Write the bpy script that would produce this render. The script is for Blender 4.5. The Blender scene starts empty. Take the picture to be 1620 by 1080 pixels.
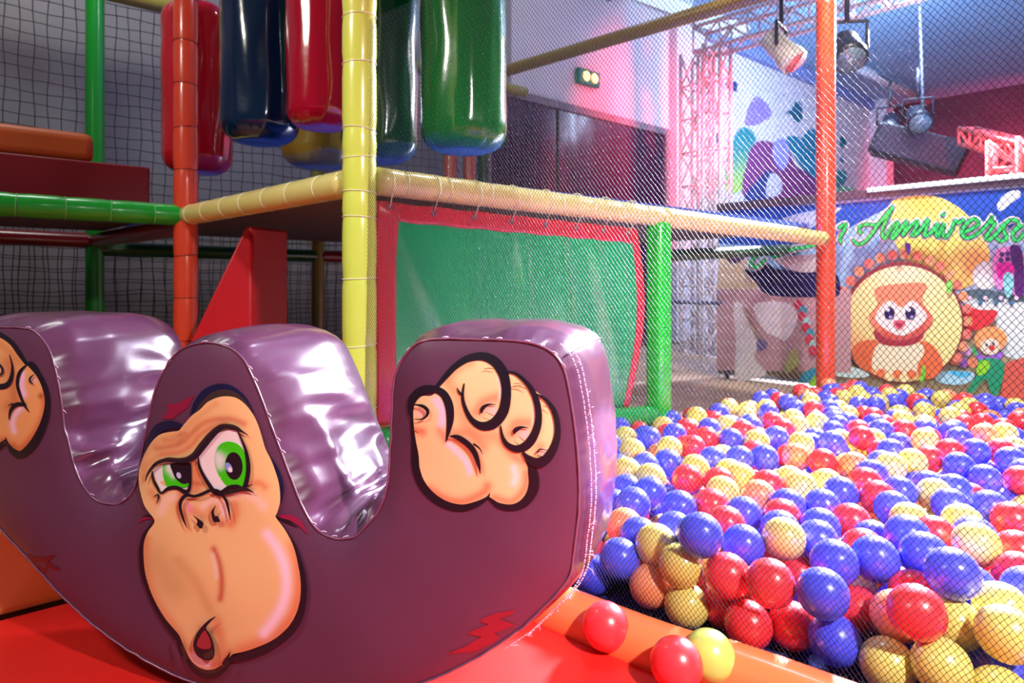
import bpy, bmesh, math, random
import numpy as np
from mathutils import Vector, Matrix, noise
from mathutils.geometry import delaunay_2d_cdt

random.seed(7)
rng = np.random.default_rng(7)
S = bpy.context.scene
COL = S.collection

# ---------------------------------------------------------------- camera
F_PX, CX, HOR, EYE = 1019.0, 810.0, 450.0, 0.55
cam_d = bpy.data.cameras.new('camera')
cam_d.sensor_width = 36.0
cam_d.lens = 36.0 * F_PX / 1620.0
cam_d.shift_y = -(540.0 - HOR) / 1620.0
cam_d.clip_start = 0.02
cam_d.dof.use_dof = True
cam_d.dof.focus_distance = 0.95
cam_d.dof.aperture_fstop = 6.5
cam = bpy.data.objects.new('camera', cam_d)
cam.location = (0, 0, EYE)
cam.rotation_euler = (math.radians(90), 0, 0)
COL.objects.link(cam)
S.camera = cam

# ---------------------------------------------------------------- view, world, lights
S.view_settings.view_transform = 'Standard'
S.view_settings.look = 'None'
S.view_settings.gamma = 1.0
S.view_settings.use_curve_mapping = False
S.view_settings.exposure = 0.0

wd = bpy.data.worlds.new('room_air')
S.world = wd
wd.use_nodes = True
bgn = wd.node_tree.nodes['Background']
bgn.inputs[0].default_value = (0.62, 0.55, 0.68, 1)
bgn.inputs[1].default_value = 0.14


def area(name, loc, tgt, size, col, watt, shape='DISK', spread=180):
    l = bpy.data.lights.new(name, 'AREA')
    l.shape = shape
    l.size = size
    l.color = col
    l.energy = watt
    l.spread = math.radians(spread)
    o = bpy.data.objects.new(name, l)
    o.location = loc
    o.rotation_euler = (Vector(tgt) - Vector(loc)).to_track_quat('-Z', 'Y').to_euler()
    COL.objects.link(o)
    return o


def point(name, loc, r, col, watt):
    l = bpy.data.lights.new(name, 'POINT')
    l.shadow_soft_size = r
    l.color = col
    l.energy = watt
    o = bpy.data.objects.new(name, l)
    o.location = loc
    COL.objects.link(o)
    return o


area('lamp_left', (-1.7, 0.1, 2.1), (-0.2, 1.6, 0.6), 0.30, (1.0, 0.95, 0.82), 11, spread=100)
area('lamp_stage_violet', (3.3, 4.9, 2.7), (1.3, 1.3, 0.0), 0.7, (0.86, 0.84, 1.0), 640, spread=62)
area('lamp_over_rocker', (0.6, 2.3, 2.7), (0.1, 0.9, 0.3), 0.3, (0.84, 0.80, 1.0), 14)
area('lamp_behind_camera', (1.0, -0.45, 1.6), (0.9, 1.2, 0.0), 0.10, (1.0, 0.95, 0.93), 36, spread=95)
area('lamp_truss_red', (1.95, 4.35, 1.8), (1.60, 5.2, 1.85), 0.2, (1.0, 0.04, 0.08), 36, spread=70)
area('lamp_corner_red', (3.1, 3.9, 1.8), (3.65, 4.5, 1.4), 0.15, (1.0, 0.03, 0.06), 14, spread=100)
area('lamp_mural_blue', (3.2, 5.2, 2.7), (3.0, 7.6, 1.7), 0.8, (0.55, 0.68, 1.0), 100)
area('lamp_ceiling_blue', (3.4, 3.6, 1.9), (4.6, 5.2, 3.2), 0.5, (0.14, 0.52, 1.0), 60)
area('lamp_stage_red', (5.9, 6.7, 1.5), (6.9, 8.4, 1.2), 0.3, (1.0, 0.03, 0.08), 180, spread=120)
area('lamp_doors', (0.3, 3.6, 2.9), (0.3, 5.2, 2.0), 0.6, (0.80, 1.0, 0.95), 8)
area('lamp_banner', (1.5, 2.3, 2.6), (1.9, 3.3, 0.6), 0.5, (1.0, 0.97, 0.90), 36, spread=100)
area('fill_back_net', (-1.6, 2.2, 2.7), (-1.9, 3.3, 0.9), 0.6, (0.95, 1.0, 0.95), 15)  # unseen fill, added to brighten the rear net and the wall behind it


# ---------------------------------------------------------------- helpers
def lin(c):
    out = []
    for v in c[:3]:
        v = v / 255.0
        out.append(v / 12.92 if v <= 0.04045 else ((v + 0.055) / 1.055) ** 2.4)
    return tuple(out)


MATS = {}


def mat(name, c, rough=0.5, spec=0.5, coat=0.0, metal=0.0, bump=0.0, bscale=60.0, emit=0.0, attr=False,
        vary=0.0, vscale=8.0, coat_rough=0.1, sub=0.0, alpha=1.0):
    if name in MATS:
        return MATS[name]
    m = bpy.data.materials.new(name)
    m.use_nodes = True
    nt = m.node_tree
    b = nt.nodes['Principled BSDF']
    col = lin(c) + (1,)
    b.inputs['Base Color'].default_value = col
    b.inputs['Roughness'].default_value = rough
    b.inputs['Specular IOR Level'].default_value = spec
    b.inputs['Metallic'].default_value = metal
    b.inputs['Coat Weight'].default_value = coat
    b.inputs['Coat Roughness'].default_value = coat_rough
    tc = nt.nodes.new('ShaderNodeTexCoord')
    if emit:
        b.inputs['Emission Color'].default_value = col
        b.inputs['Emission Strength'].default_value = emit
    if sub:
        b.inputs['Subsurface Weight'].default_value = sub
        b.inputs['Subsurface Radius'].default_value = (0.02, 0.02, 0.02)
        b.inputs['Subsurface Scale'].default_value = 0.3
    if attr:
        a = nt.nodes.new('ShaderNodeVertexColor')
        a.layer_name = 'Col'
        nt.links.new(a.outputs['Color'], b.inputs['Base Color'])
    elif vary:
        n = nt.nodes.new('ShaderNodeTexNoise')
        n.inputs['Scale'].default_value = vscale
        n.inputs['Detail'].default_value = 5
        nt.links.new(tc.outputs['Object'], n.inputs['Vector'])
        r = nt.nodes.new('ShaderNodeValToRGB')
        r.color_ramp.elements[0].position = 0.3
        r.color_ramp.elements[1].position = 0.7
        r.color_ramp.elements[0].color = tuple(x * (1 - vary) for x in col[:3]) + (1,)
        r.color_ramp.elements[1].color = tuple(min(1, x * (1 + vary)) for x in col[:3]) + (1,)
        nt.links.new(n.outputs['Fac'], r.inputs['Fac'])
        nt.links.new(r.outputs['Color'], b.inputs['Base Color'])
    if bump:
        n = nt.nodes.new('ShaderNodeTexNoise')
        n.inputs['Scale'].default_value = bscale
        n.inputs['Detail'].default_value = 4
        nt.links.new(tc.outputs['Object'], n.inputs['Vector'])
        bp = nt.nodes.new('ShaderNodeBump')
        bp.inputs['Strength'].default_value = bump
        bp.inputs['Distance'].default_value = 0.002
        nt.links.new(n.outputs['Fac'], bp.inputs['Height'])
        nt.links.new(bp.outputs['Normal'], b.inputs['Normal'])
    MATS[name] = m
    return m


def W(x, y, Y):
    return Vector(((x - CX) / F_PX * Y, Y, EYE - (y - HOR) / F_PX * Y))


def empty(name, loc, label, cat, group=None):
    o = bpy.data.objects.new(name, None)
    o.empty_display_size = 0.05
    o.location = loc
    COL.objects.link(o)
    o['label'] = label
    o['category'] = cat
    if group:
        o['group'] = group
    return o


def tag(o, label=None, cat=None, group=None, kind=None):
    if label: o['label'] = label
    if cat: o['category'] = cat
    if group: o['group'] = group
    if kind: o['kind'] = kind
    return o


class MB:
    """collects vertices/faces in world space, links as one mesh object"""
    def __init__(s):
        s.v, s.f, s.m, s.c = [], [], [], None

    def add(s, vs, fs, mi=0):
        b = len(s.v)
        s.v += [tuple(p) for p in vs]
        s.f += [tuple(b + i for i in f) for f in fs]
        s.m += [mi] * len(fs)
        return s

    def box(s, o, ax, ay, az, mi=0):
        o, ax, ay, az = map(Vector, (o, ax, ay, az))
        vs = [o + ax * i + ay * j + az * k for k in (0, 1) for j in (0, 1) for i in (0, 1)]
        fs = [(0, 2, 3, 1), (4, 5, 7, 6), (0, 1, 5, 4), (2, 6, 7, 3), (0, 4, 6, 2), (1, 3, 7, 5)]
        if ax.cross(ay).dot(az) < 0:
            fs = [f[::-1] for f in fs]
        return s.add(vs, fs, mi)

    def tube(s, pts, r, n=12, cap=True, mi=0, closed=False):
        pts = [Vector(p) for p in pts]
        N = len(pts)
        rs = r if isinstance(r, (list, tuple)) else [r] * N
        up = Vector((0, 0, 1))
        t0 = (pts[1] - pts[0]).normalized()
        if abs(t0.dot(up)) > 0.9:
            up = Vector((1, 0, 0))
        nrm = (up - t0 * up.dot(t0)).normalized()
        vs = []
        for i in range(N):
            a = pts[i - 1] if (i > 0 or closed) else pts[i]
            b = pts[(i + 1) % N] if (i < N - 1 or closed) else pts[i]
            t = (b - a)
            t = t.normalized() if t.length > 1e-9 else t0
            nrm = (nrm - t * nrm.dot(t))
            nrm = nrm.normalized() if nrm.length > 1e-6 else t.orthogonal().normalized()
            bn = t.cross(nrm)
            for k in range(n):
                th = 2 * math.pi * k / n
                vs.append(pts[i] + (nrm * math.cos(th) + bn * math.sin(th)) * rs[i])
        fs = []
        for i in range(N if closed else N - 1):
            j = (i + 1) % N
            for k in range(n):
                l = (k + 1) % n
                fs.append((i * n + k, i * n + l, j * n + l, j * n + k))
        if cap and not closed:
            fs.append(tuple(range(n))[::-1])
            fs.append(tuple((N - 1) * n + k for k in range(n)))
        return s.add(vs, fs, mi)

    def build(s, name, mats, parent=None, smooth=True, bevel=0.0, bseg=3, auto=None):
        me = bpy.data.meshes.new(name)
        me.from_pydata(s.v, [], s.f)
        if not isinstance(mats, (list, tuple)):
            mats = [mats]
        for m in mats:
            me.materials.append(m)
        me.polygons.foreach_set('material_index', s.m)
        if smooth:
            me.polygons.foreach_set('use_smooth', [True] * len(s.f))
        if s.c is not None:
            ca = me.color_attributes.new('Col', 'FLOAT_COLOR', 'POINT')
            ca.data.foreach_set('color', np.asarray(s.c, dtype=np.float32).ravel())
        me.update()
        o = bpy.data.objects.new(name, me)
        COL.objects.link(o)
        if parent is not None:
            o.parent = parent
            o.matrix_parent_inverse = Matrix.Translation(-Vector(parent.location))
        if bevel:
            md = o.modifiers.new('soft_edges', 'BEVEL')
            md.width = bevel
            md.segments = bseg
            md.limit_method = 'ANGLE'
            md.angle_limit = math.radians(35)
        if auto:
            try:
                me.set_sharp_from_angle(angle=math.radians(auto))
            except Exception:
                pass
        return o


def cat_rom(pts, sub=6, closed=False):
    """smooth curve through the points (any dimension)"""
    P = np.array(pts, float)
    n = len(P)
    out = []
    rngi = range(n if closed else n - 1)
    for i in rngi:
        if closed:
            p0, p1, p2, p3 = P[(i - 1) % n], P[i], P[(i + 1) % n], P[(i + 2) % n]
        else:
            p0, p1, p2, p3 = P[max(i - 1, 0)], P[i], P[i + 1], P[min(i + 2, n - 1)]
        for k in range(sub):
            t = k / sub
            out.append(0.5 * ((2 * p1) + (-p0 + p2) * t + (2 * p0 - 5 * p1 + 4 * p2 - p3) * t * t + (-p0 + 3 * p1 - 3 * p2 + p3) * t ** 3))
    if not closed:
        out.append(P[-1])
    return np.array(out)


def resample(P, step, closed=True):
    Q = np.vstack([P, P[:1]]) if closed else P
    d = np.r_[0, np.cumsum(np.linalg.norm(np.diff(Q, axis=0), axis=1))]
    n = max(3, int(d[-1] / step))
    t = np.linspace(0, d[-1], n, endpoint=not closed)
    return np.c_[[np.interp(t, d, Q[:, k]) for k in range(Q.shape[1])]].T


def inside(P, pts):
    x, y = pts[:, 0], pts[:, 1]
    c = np.zeros(len(pts), bool)
    n = len(P)
    for i in range(n):
        x1, y1 = P[i]
        x2, y2 = P[(i + 1) % n]
        if y1 == y2:
            continue
        m = ((y1 > y) != (y2 > y)) & (x < (x2 - x1) * (y - y1) / (y2 - y1) + x1)
        c ^= m
    return c


def dist_poly(P, pts, closed=True):
    D = np.full(len(pts), 1e9)
    n = len(P)
    for i in range(n if closed else n - 1):
        a = P[i]
        b = P[(i + 1) % n]
        ab = b - a
        L = (ab ** 2).sum() + 1e-12
        t = np.clip(((pts - a) @ ab) / L, 0, 1)
        q = a + t[:, None] * ab
        D = np.minimum(D, np.hypot(pts[:, 0] - q[:, 0], pts[:, 1] - q[:, 1]))
    return D


def fill_mesh(P, step):
    """triangulate polygon P (n,2) with an interior grid; returns verts (m,2), tris"""
    lo, hi = P.min(0), P.max(0)
    if step:
        gx = np.arange(lo[0] + step * .5, hi[0], step)
        gy = np.arange(lo[1] + step * .5, hi[1], step)
        G = np.array([(x + (step * .5 if j % 2 else 0), y) for j, y in enumerate(gy) for x in gx])
        if len(G):
            G = G[inside(P, G)]
        if len(G):
            G = G[dist_poly(P, G) > step * .45]
    else:
        G = np.zeros((0, 2))
    V = np.vstack([P, G]) if len(G) else P
    n = len(P)
    r = delaunay_2d_cdt([Vector((float(a), float(b))) for a, b in V], [(i, (i + 1) % n) for i in range(n)], [], 0, 1e-7)
    vs = np.array([(v.x, v.y) for v in r[0]])
    fs = np.array([f for f in r[2] if len(f) == 3])
    cen = vs[fs].mean(1)
    fs = fs[inside(P, cen)]
    a, b, c = vs[fs[:, 0]], vs[fs[:, 1]], vs[fs[:, 2]]
    ar = (b[:, 0] - a[:, 0]) * (c[:, 1] - a[:, 1]) - (b[:, 1] - a[:, 1]) * (c[:, 0] - a[:, 0])
    fs[ar < 0] = fs[ar < 0][:, ::-1]
    return vs, fs


# painted artwork: layers of shapes traced in a flat drawing space, laid on a surface by 'place(pts2d, lift)'
class Art:
    def __init__(s, place, lift0=0.0006, dl=0.00025):
        s.place, s.l, s.dl = place, lift0, dl
        s.v, s.f, s.c = [], [], []
        s.n = 0

    def _add(s, V, Fs, C):
        X = s.place(V, s.l)
        s.v.append(X)
        s.f.append(np.asarray(Fs)[:, ::-1] + s.n)       # drawing y runs down -> flip
        s.c.append(C)
        s.n += len(V)
        s.l += s.dl

    def shape(s, pts, col, step=None, soft=(), smooth=True, sub=5):
        P = cat_rom(pts, sub, True) if smooth else np.array(pts, float)
        if step:
            P = resample(P, step * .7)
        V, Fs = fill_mesh(P, step)
        C = np.tile(np.array(lin(col)), (len(V), 1))
        for line, r, c2, k in soft:
            L = cat_rom(line, 4) if len(line) > 1 else np.array(line, float)
            if len(L) == 1:
                d = np.hypot(*(V - L[0]).T)
            else:
                d = dist_poly(L, V, False)
            w = (k * np.exp(-(d / r) ** 2))[:, None]
            C = C * (1 - w) + np.array(lin(c2)) * w
        s._add(V, Fs, np.c_[C, np.ones(len(C))])

    def stroke(s, pts, col, sub=6):
        """pts: (x, y, width)"""
        P = cat_rom(pts, sub)
        xy = P[:, :2]
        w = np.maximum(P[:, 2], 0.3) * .5
        t = np.gradient(xy, axis=0)
        t /= (np.linalg.norm(t, axis=1)[:, None] + 1e-9)
        nn = np.c_[-t[:, 1], t[:, 0]]
        K = 3
        V = np.concatenate([xy + nn * (w * (-1 + 2 * k / (K - 1)))[:, None] for k in range(K)])
        n = len(xy)
        Fs = []
        for k in range(K - 1):
            for i in range(n - 1):
                a, b, c, d = k * n + i, k * n + i + 1, (k + 1) * n + i + 1, (k + 1) * n + i
                Fs += [(a, b, c), (a, c, d)]
        # round ends
        V = list(V)
        for e, sg in ((0, -1), (n - 1, 1)):
            if w[e] < 1.2:
                continue
            base = len(V)
            V.append(xy[e])
            for q in range(9):
                th = -math.pi / 2 + math.pi * q / 8
                V.append(xy[e] + (t[e] * sg * math.cos(th) + nn[e] * math.sin(th)) * w[e])
            for q in range(8):
                tri = (base, base + 1 + q, base + 2 + q)
                Fs.append(tri if sg > 0 else tri[::-1])
        V = np.array(V)
        s._add(V, np.array(Fs), np.tile(np.array(lin(col) + (1,)), (len(V), 1)))

    def dot(s, x, y, rx, ry, col, ang=0, n=22, **k):
        c, q = math.cos(ang), math.sin(ang)
        s.shape([(x + rx * math.cos(a) * c - ry * math.sin(a) * q, y + rx * math.cos(a) * q + ry * math.sin(a) * c)
                 for a in np.linspace(0, 2 * math.pi, n, endpoint=False)], col, smooth=False, **k)

    def build(s, name, m, parent):
        mb = MB()
        V = np.concatenate(s.v)
        mb.v = [tuple(p) for p in V]
        mb.f = [tuple(int(i) for i in f) for f in np.concatenate(s.f)]
        mb.m = [0] * len(mb.f)
        mb.c = np.concatenate(s.c)
        return mb.build(name, m, parent)


def tf(ox, oy, sc):
    def g(pts):
        return [(ox + p[0] / sc, oy + p[1] / sc) + ((p[2] / sc,) if len(p) > 2 else ()) for p in pts]
    return g


# plan directions of the play structure and the room
U = Vector((0.765, 0.644, 0))
V_ = Vector((-0.70, 0.714, 0))
P1 = Vector((-0.355, 1.50, 0))
P2 = Vector((1.485, 3.05, 0))
P3 = Vector((-1.114, 2.20, 0))
P6 = Vector((0.507, 2.226, 0))
P7 = Vector((-1.91, 2.95, 0))
P8 = Vector((-1.085, 3.60, 0))
Z = Vector((0, 0, 1))
LV1, LV2 = 0.79, 1.90

# ---------------------------------------------------------------- the room
m_wall = mat('wall_paint', (205, 202, 212), 0.75, 0.2, bump=0.15, bscale=30, vary=0.05, vscale=2)
m_endwall = mat('dark_wall_paint', (70, 40, 62), 0.6, 0.3, vary=0.25, vscale=3)
m_ceil = mat('ceiling_paint', (132, 172, 208), 0.8, 0.2, vary=0.05)
m_floor = mat('floor_vinyl', (188, 164, 140), 0.5, 0.4, vary=0.08, vscale=4)


def struct(mb, name, m, **k):
    o = mb.build(name, m, **k)
    o['kind'] = 'structure'
    return o


WB0 = Vector((0.47, 5.35, 0))                         # a point of the back wall
WL = WB0 - U * 4.6
WR = WB0 + U * 6.7
m_wall2 = mat('wall_paint_shaded', (150, 146, 150), 0.8, 0.15, bump=0.15, bscale=30, vary=0.08, vscale=2)  # wall paint with the shade of the left stretch put into its colour
WM = WB0 - U * .62
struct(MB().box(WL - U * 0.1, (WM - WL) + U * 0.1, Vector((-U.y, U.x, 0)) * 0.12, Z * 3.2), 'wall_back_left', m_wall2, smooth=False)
struct(MB().box(WM, (WR - WM) + U * 0.1, Vector((-U.y, U.x, 0)) * 0.12, Z * 3.2), 'wall_back', m_wall, smooth=False)
ED = Vector((0.70, -0.714, 0))
struct(MB().box(WR, ED * 7.0, Vector((0.714, 0.70, 0)) * 0.12, Z * 3.2), 'wall_right', m_endwall, smooth=False)
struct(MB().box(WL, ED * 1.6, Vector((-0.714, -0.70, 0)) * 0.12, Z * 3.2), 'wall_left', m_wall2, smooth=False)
struct(MB().box((-6, -3, -0.06), (18, 0, 0), (0, 16, 0), (0, 0, 0.04)), 'floor', m_floor, smooth=False)
cc = [WL + ED * 1.2 + Z * 3.2, WR + ED * 7 + Z * 3.2, WR + Z * 3.2, WL + Z * 3.2]
struct(MB().add(cc + [c + Z * 0.1 for c in cc], [(3, 2, 1, 0), (4, 5, 6, 7), (0, 1, 5, 4), (1, 2, 6, 5), (2, 3, 7, 6), (3, 0, 4, 7)]),
       'ceiling', m_ceil, smooth=False)
# cornice along the back wall and the pale pilaster at its far end
NB = Vector((U.y, -U.x, 0))                           # out of the back wall, into the room
m_corn = mat('cornice_paint', (120, 140, 200), 0.6, 0.3)
struct(MB().box(WB0 + U * 2.0 + Z * 3.06, U * 4.7, NB * 0.07, Z * 0.14), 'trim_1', m_corn, smooth=False)
struct(MB().box(WR - U * 0.55, U * 0.22, NB * 0.22, Z * 3.2), 'trim_2', m_wall, smooth=False)
struct(MB().box(WR - U * 0.3, U * 0.12, NB * 0.18, Z * 3.2), 'trim_3', m_wall, smooth=False)


def on_plane(x, y, p0, n):
    d = Vector(((x - CX) / F_PX, 1, -(y - HOR) / F_PX))
    o = Vector((0, 0, EYE))
    t = (Vector(p0) - o).dot(n) / d.dot(n)
    return o + d * t


def plane_place(p0, n):
    """lays drawn points on a flat wall, lifted towards the room by 'lift'"""
    nn = Vector(n).normalized()

    def g(Vp, lift):
        q = Vector(p0) + nn * lift
        return [on_plane(x, y, q, nn) for x, y in Vp]
    return g


# double purple door with frame on the back wall
def wall_at(x):
    p = on_plane(x, HOR, WB0, NB)
    return (Vector((p.x, p.y, 0)) - WB0).dot(U)


a0, a1 = wall_at(770), wall_at(1046)
am = wall_at(876)
m_door = mat('door_purple', (58, 14, 58), 0.22, 0.5, coat=0.25)
m_dframe = mat('door_frame_grey', (120, 104, 118), 0.45)
DH = 1.97
d1 = struct(MB().box(WB0 + U * (a0 - .05) + NB * .01, U * .05, NB * .05, Z * (DH + .06))
            .box(WB0 + U * a1 + NB * .01, U * .06, NB * .05, Z * (DH + .06))
            .box(WB0 + U * a0 + NB * .01 + Z * DH, U * (a1 - a0), NB * .05, Z * .06), 'door_1', m_dframe, smooth=False)
for s0, s1 in ((a0, am - .012), (am + .012, a1)):
    leaf = MB().box(WB0 + U * s0 + NB * .005 + Z * .02, U * (s1 - s0), NB * .035, Z * (DH - .02)).build('door_leaf', m_door, d1, smooth=False)
    MB().box(WB0 + U * (s0 + .06) + NB * .04 + Z * .95, U * (s1 - s0 - .12), NB * .03, Z * .04).build(
        'push_bar', mat('push_bar_metal', (110, 80, 100), .3, metal=.6), leaf, smooth=False)
struct(MB().box(WB0 + U * am + NB * .005 + Z * .0, U * .001 + U * .011, NB * .045, Z * DH), 'trim_4', mat('door_gap', (25, 8, 22), .6), smooth=False)

# pilaster strip beside the door
pp = wall_at(1060)
struct(MB().box(WB0 + U * pp, U * .22, NB * .08, Z * 3.2), 'trim_5', m_wall, smooth=False)

# emergency light over the door
sx = on_plane(932, 123, WB0 + NB * .05, NB)
ex = empty('emergency_light', sx, 'small green emergency exit light with a warm glowing lamp above the purple double door', 'exit light')
MB().box(sx - U * .13 - Z * .065 - NB * .04, U * .26, NB * .05, Z * .13).build('housing', mat('exit_green', (30, 120, 95), .4), ex, smooth=False, bevel=.01)
bm_ = MB()
for k in (-.05, .05):
    c = sx + U * k + NB * .02
    ring = []
    for j in range(12):
        ring.append(c + (U * math.cos(j * math.pi / 6) + Z * math.sin(j * math.pi / 6)) * .042 + NB * .0)
    bm_.add(ring + [c + NB * .02], [(j, (j + 1) % 12, 12) for j in range(12)])
bm_.build('lamp', mat('exit_glow', (255, 190, 120), .4, emit=3.5), ex)

# ---- painted landscape on the back wall
m_paint = mat('wall_artwork', (255, 255, 255), 0.7, 0.2, attr=True)
art = Art(plane_place(WB0, NB), 0.004, 0.0012)
g6 = tf(1130, 130, 5.4)
art.shape(g6([(350, 120), (490, 250), (430, 330), (330, 370), (260, 340)]), (140, 120, 225))
art.shape(g6([(110, 620), (200, 420), (280, 385), (360, 480), (300, 600), (290, 860), (120, 960), (95, 800)]), (28, 130, 140), step=8,
          soft=[(g6([(100, 980), (300, 900)]), 40, (160, 210, 90), 1.0)])
art.shape(g6([(290, 640), (330, 540), (400, 500), (520, 520), (640, 580), (700, 720), (870, 810), (900, 1000), (280, 1000)]), (125, 60, 120))
art.shape(g6([(505, 540), (560, 480), (620, 510), (640, 640), (600, 740), (560, 740), (500, 640)]), (150, 150, 240))
art.shape(g6([(260, 1000), (330, 880), (470, 750), (500, 860), (470, 1000)]), (45, 62, 125))
art.shape(g6([(470, 800), (520, 780), (575, 840), (570, 940), (500, 980), (440, 950)]), (205, 205, 225))
art.shape(g6([(615, 480), (700, 460), (740, 480), (820, 400), (900, 440), (1000, 600), (1000, 900), (860, 820), (760, 740), (690, 640)]), (20, 125, 158))
art.shape(g6([(610, 260), (660, 230), (700, 165), (745, 190), (755, 290), (740, 330), (690, 340), (670, 290)]), (14, 96, 122))
art.shape(g6([(105, 0), (190, 0), (190, 80), (160, 60), (120, 50)]), (25, 60, 115))
art.shape(g6([(-10, 420), (40, 450), (50, 500), (0, 520)]), (30, 100, 120))
art.shape(g6([(1075, 480), (1105, 460), (1130, 500), (1115, 550), (1080, 545)]), (20, 110, 120))
art.shape(g6([(1080, 650), (1110, 640), (1100, 690), (1082, 680)]), (70, 110, 140))
art.shape(g6([(1050, 770), (1100, 750), (1135, 780), (1120, 850), (1080, 900), (1050, 920)]), (40, 140, 150))
art.shape(g6([(1040, 920), (1100, 890), (1200, 910), (1190, 990), (1040, 1000)]), (120, 190, 150))
mur = art.build('wall_mural', m_paint, None)
tag(mur, 'painted fairy-tale landscape of hills and teal trees on the far white wall', 'mural')

# ---------------------------------------------------------------- banner wall behind the ball pit
BN = Vector((-0.7188, -0.6952, 0)).normalized()
B0 = Vector((2.305, 2.90, 0))
BD = Vector((-BN.y, BN.x, 0))                         # along the banner, to the near right
if BD.y > 0:
    BD = -BD
BH = 1.0
bl = (on_plane(1136, HOR, B0, BN) - B0)
bl.z = 0
bleft = bl.dot(BD)
banner = empty('banner_wall', B0, 'long printed party banner wall with sky, moon and animals behind the ball pit', 'banner')
m_print = mat('banner_print', (255, 255, 255), 0.45, 0.35, attr=True)
MB().box(B0 + BD * bleft - BN * .03, BD * (0.75 - bleft), BN * .03, Z * BH).build('board', mat('banner_board', (150, 172, 205), .5), banner, smooth=False)
MB().box(B0 + BD * bleft - BN * .04 + Z * BH, BD * (0.75 - bleft), BN * .06, Z * .045).build('top_rail', mat('rail_dark', (70, 56, 74), .5), banner, smooth=False)
ls = (on_plane(1375, HOR, B0, BN) - B0); ls.z = 0
MB().box(B0 + BD * ls.dot(BD) + BN * .021 + Z * (BH + .028), BD * (0.75 - ls.dot(BD)), BN * .012, Z * .022).build(
    'light_strip', mat('cool_strip', (205, 225, 240), .4, emit=0.9), banner, smooth=False)

a = Art(plane_place(B0, BN), 0.0012, 0.0006)
q1 = tf(1320, 280, 5.4)
q2 = tf(1320, 440, 5.4)
q3 = tf(1050, 300, 5.4)
q4 = tf(1050, 460, 4.91)
# ground tones and blue
a.shape([(1137, 470), (1330, 470), (1620, 500), (1760, 520), (1760, 700), (1560, 634), (1330, 604), (1137, 590)], (160, 146, 118), smooth=False)
a.shape([(1137, 330), (1330, 322), (1500, 306), (1760, 286), (1760, 400), (1560, 350), (1460, 340), (1360, 360), (1320, 400), (1137, 385)], (22, 70, 172), smooth=False)
a.shape([(1240, 345), (1330, 328), (1300, 350), (1262, 372), (1235, 380)], (150, 175, 215))
a.shape([(1137, 385), (1320, 395), (1345, 360), (1420, 320), (1440, 330), (1400, 400), (1350, 440), (1320, 470), (1137, 470)], (135, 178, 222), smooth=False)
a.shape(q1([(480, 240), (560, 180), (700, 158), (860, 165), (980, 210), (1100, 290), (1200, 400), (1290, 540), (1330, 700), (1240, 800), (1200, 900), (1050, 960), (900, 900), (640, 720), (520, 560)]),
        (226, 212, 112), step=8, soft=[(q1([(1250, 700), (1050, 900)]), 30, (226, 166, 96), .9), (q1([(700, 220), (820, 250)]), 14, (228, 196, 70), .6)])
# wave and cloud shapes right
a.shape(q2([(1080, 180), (1300, 200), (1500, 180), (1700, 240), (1900, 300), (1900, 700), (1460, 660), (1380, 380), (1200, 260)]), (196, 214, 218))
a.shape(q1([(1190, 790), (1280, 720), (1370, 760), (1380, 900), (1300, 960), (1200, 920)]), (206, 212, 214))
a.shape(q2([(1090, 120), (1240, 90), (1380, 110), (1500, 140), (1620, 150), (1620, 200), (1300, 200), (1120, 180)]), (66, 92, 106))
for k in range(10):
    a.dot(*q2([(1160 + k * 44, 170 + (k % 3) * 22)])[0], 3.5, 3.5, [(210, 190, 220), (190, 215, 215), (40, 110, 150)][k % 3])
# pink dressed figures
a.shape(q1([(1370, 640), (1440, 600), (1560, 600), (1620, 700), (1620, 980), (1540, 1010), (1480, 900), (1420, 960), (1370, 900), (1350, 760)]), (214, 130, 196))
a.shape(q1([(1500, 600), (1600, 620), (1620, 980), (1545, 1000), (1530, 800)]), (74, 20, 104))
a.shape(q1([(1390, 740), (1500, 730), (1540, 800), (1480, 830), (1420, 880), (1390, 820)]), (208, 20, 150))
for dx, dy in ((1430, 660), (1480, 655), (1425, 710), (1525, 700), (1480, 700)):
    a.dot(*q1([(dx, dy)])[0], 4, 4, (60, 40, 110))
a.shape(q1([(1440, 860), (1480, 810), (1530, 860), (1520, 980), (1480, 1030), (1450, 960)]), (120, 200, 206))
# red boat, clown
a.shape(q2([(1105, 250), (1250, 270), (1390, 280), (1340, 380), (1220, 440), (1120, 430)]), (206, 44, 50))
a.shape(q2([(1420, 1000), (1460, 760), (1540, 700), (1900, 640), (1900, 1100), (1440, 1020)]), (196, 86, 74))
a.dot(*q2([(1335, 520)])[0], 26, 20, (226, 150, 92))
a.dot(*q2([(1330, 585)])[0], 15, 13, (214, 206, 190))
a.dot(*q2([(1345, 595)])[0], 5, 4.5, (190, 40, 50))
a.dot(*q2([(1300, 570)])[0], 2, 2.5, (40, 30, 60))
a.dot(*q2([(1360, 560)])[0], 2, 2.5, (40, 30, 60))
a.shape(q2([(1210, 620), (1300, 670), (1430, 630), (1430, 680), (1320, 710), (1220, 690)]), (140, 90, 200))
a.shape(q2([(1220, 700), (1400, 690), (1450, 790), (1400, 980), (1340, 985), (1290, 860), (1180, 975), (1135, 960), (1220, 810)]), (24, 140, 104))
a.shape(q2([(1215, 760), (1260, 700), (1330, 720), (1300, 800), (1230, 830)]), (130, 196, 40))
a.shape(q2([(1150, 580), (1190, 590), (1230, 660), (1190, 640)]), (40, 160, 90))
a.shape(q2([(860, 840), (920, 795), (1170, 800), (1180, 870), (1060, 910), (900, 890)]), (150, 196, 224))
a.shape(q2([(970, 800), (1080, 795), (1170, 815), (1090, 850)]), (70, 170, 220))
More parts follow.
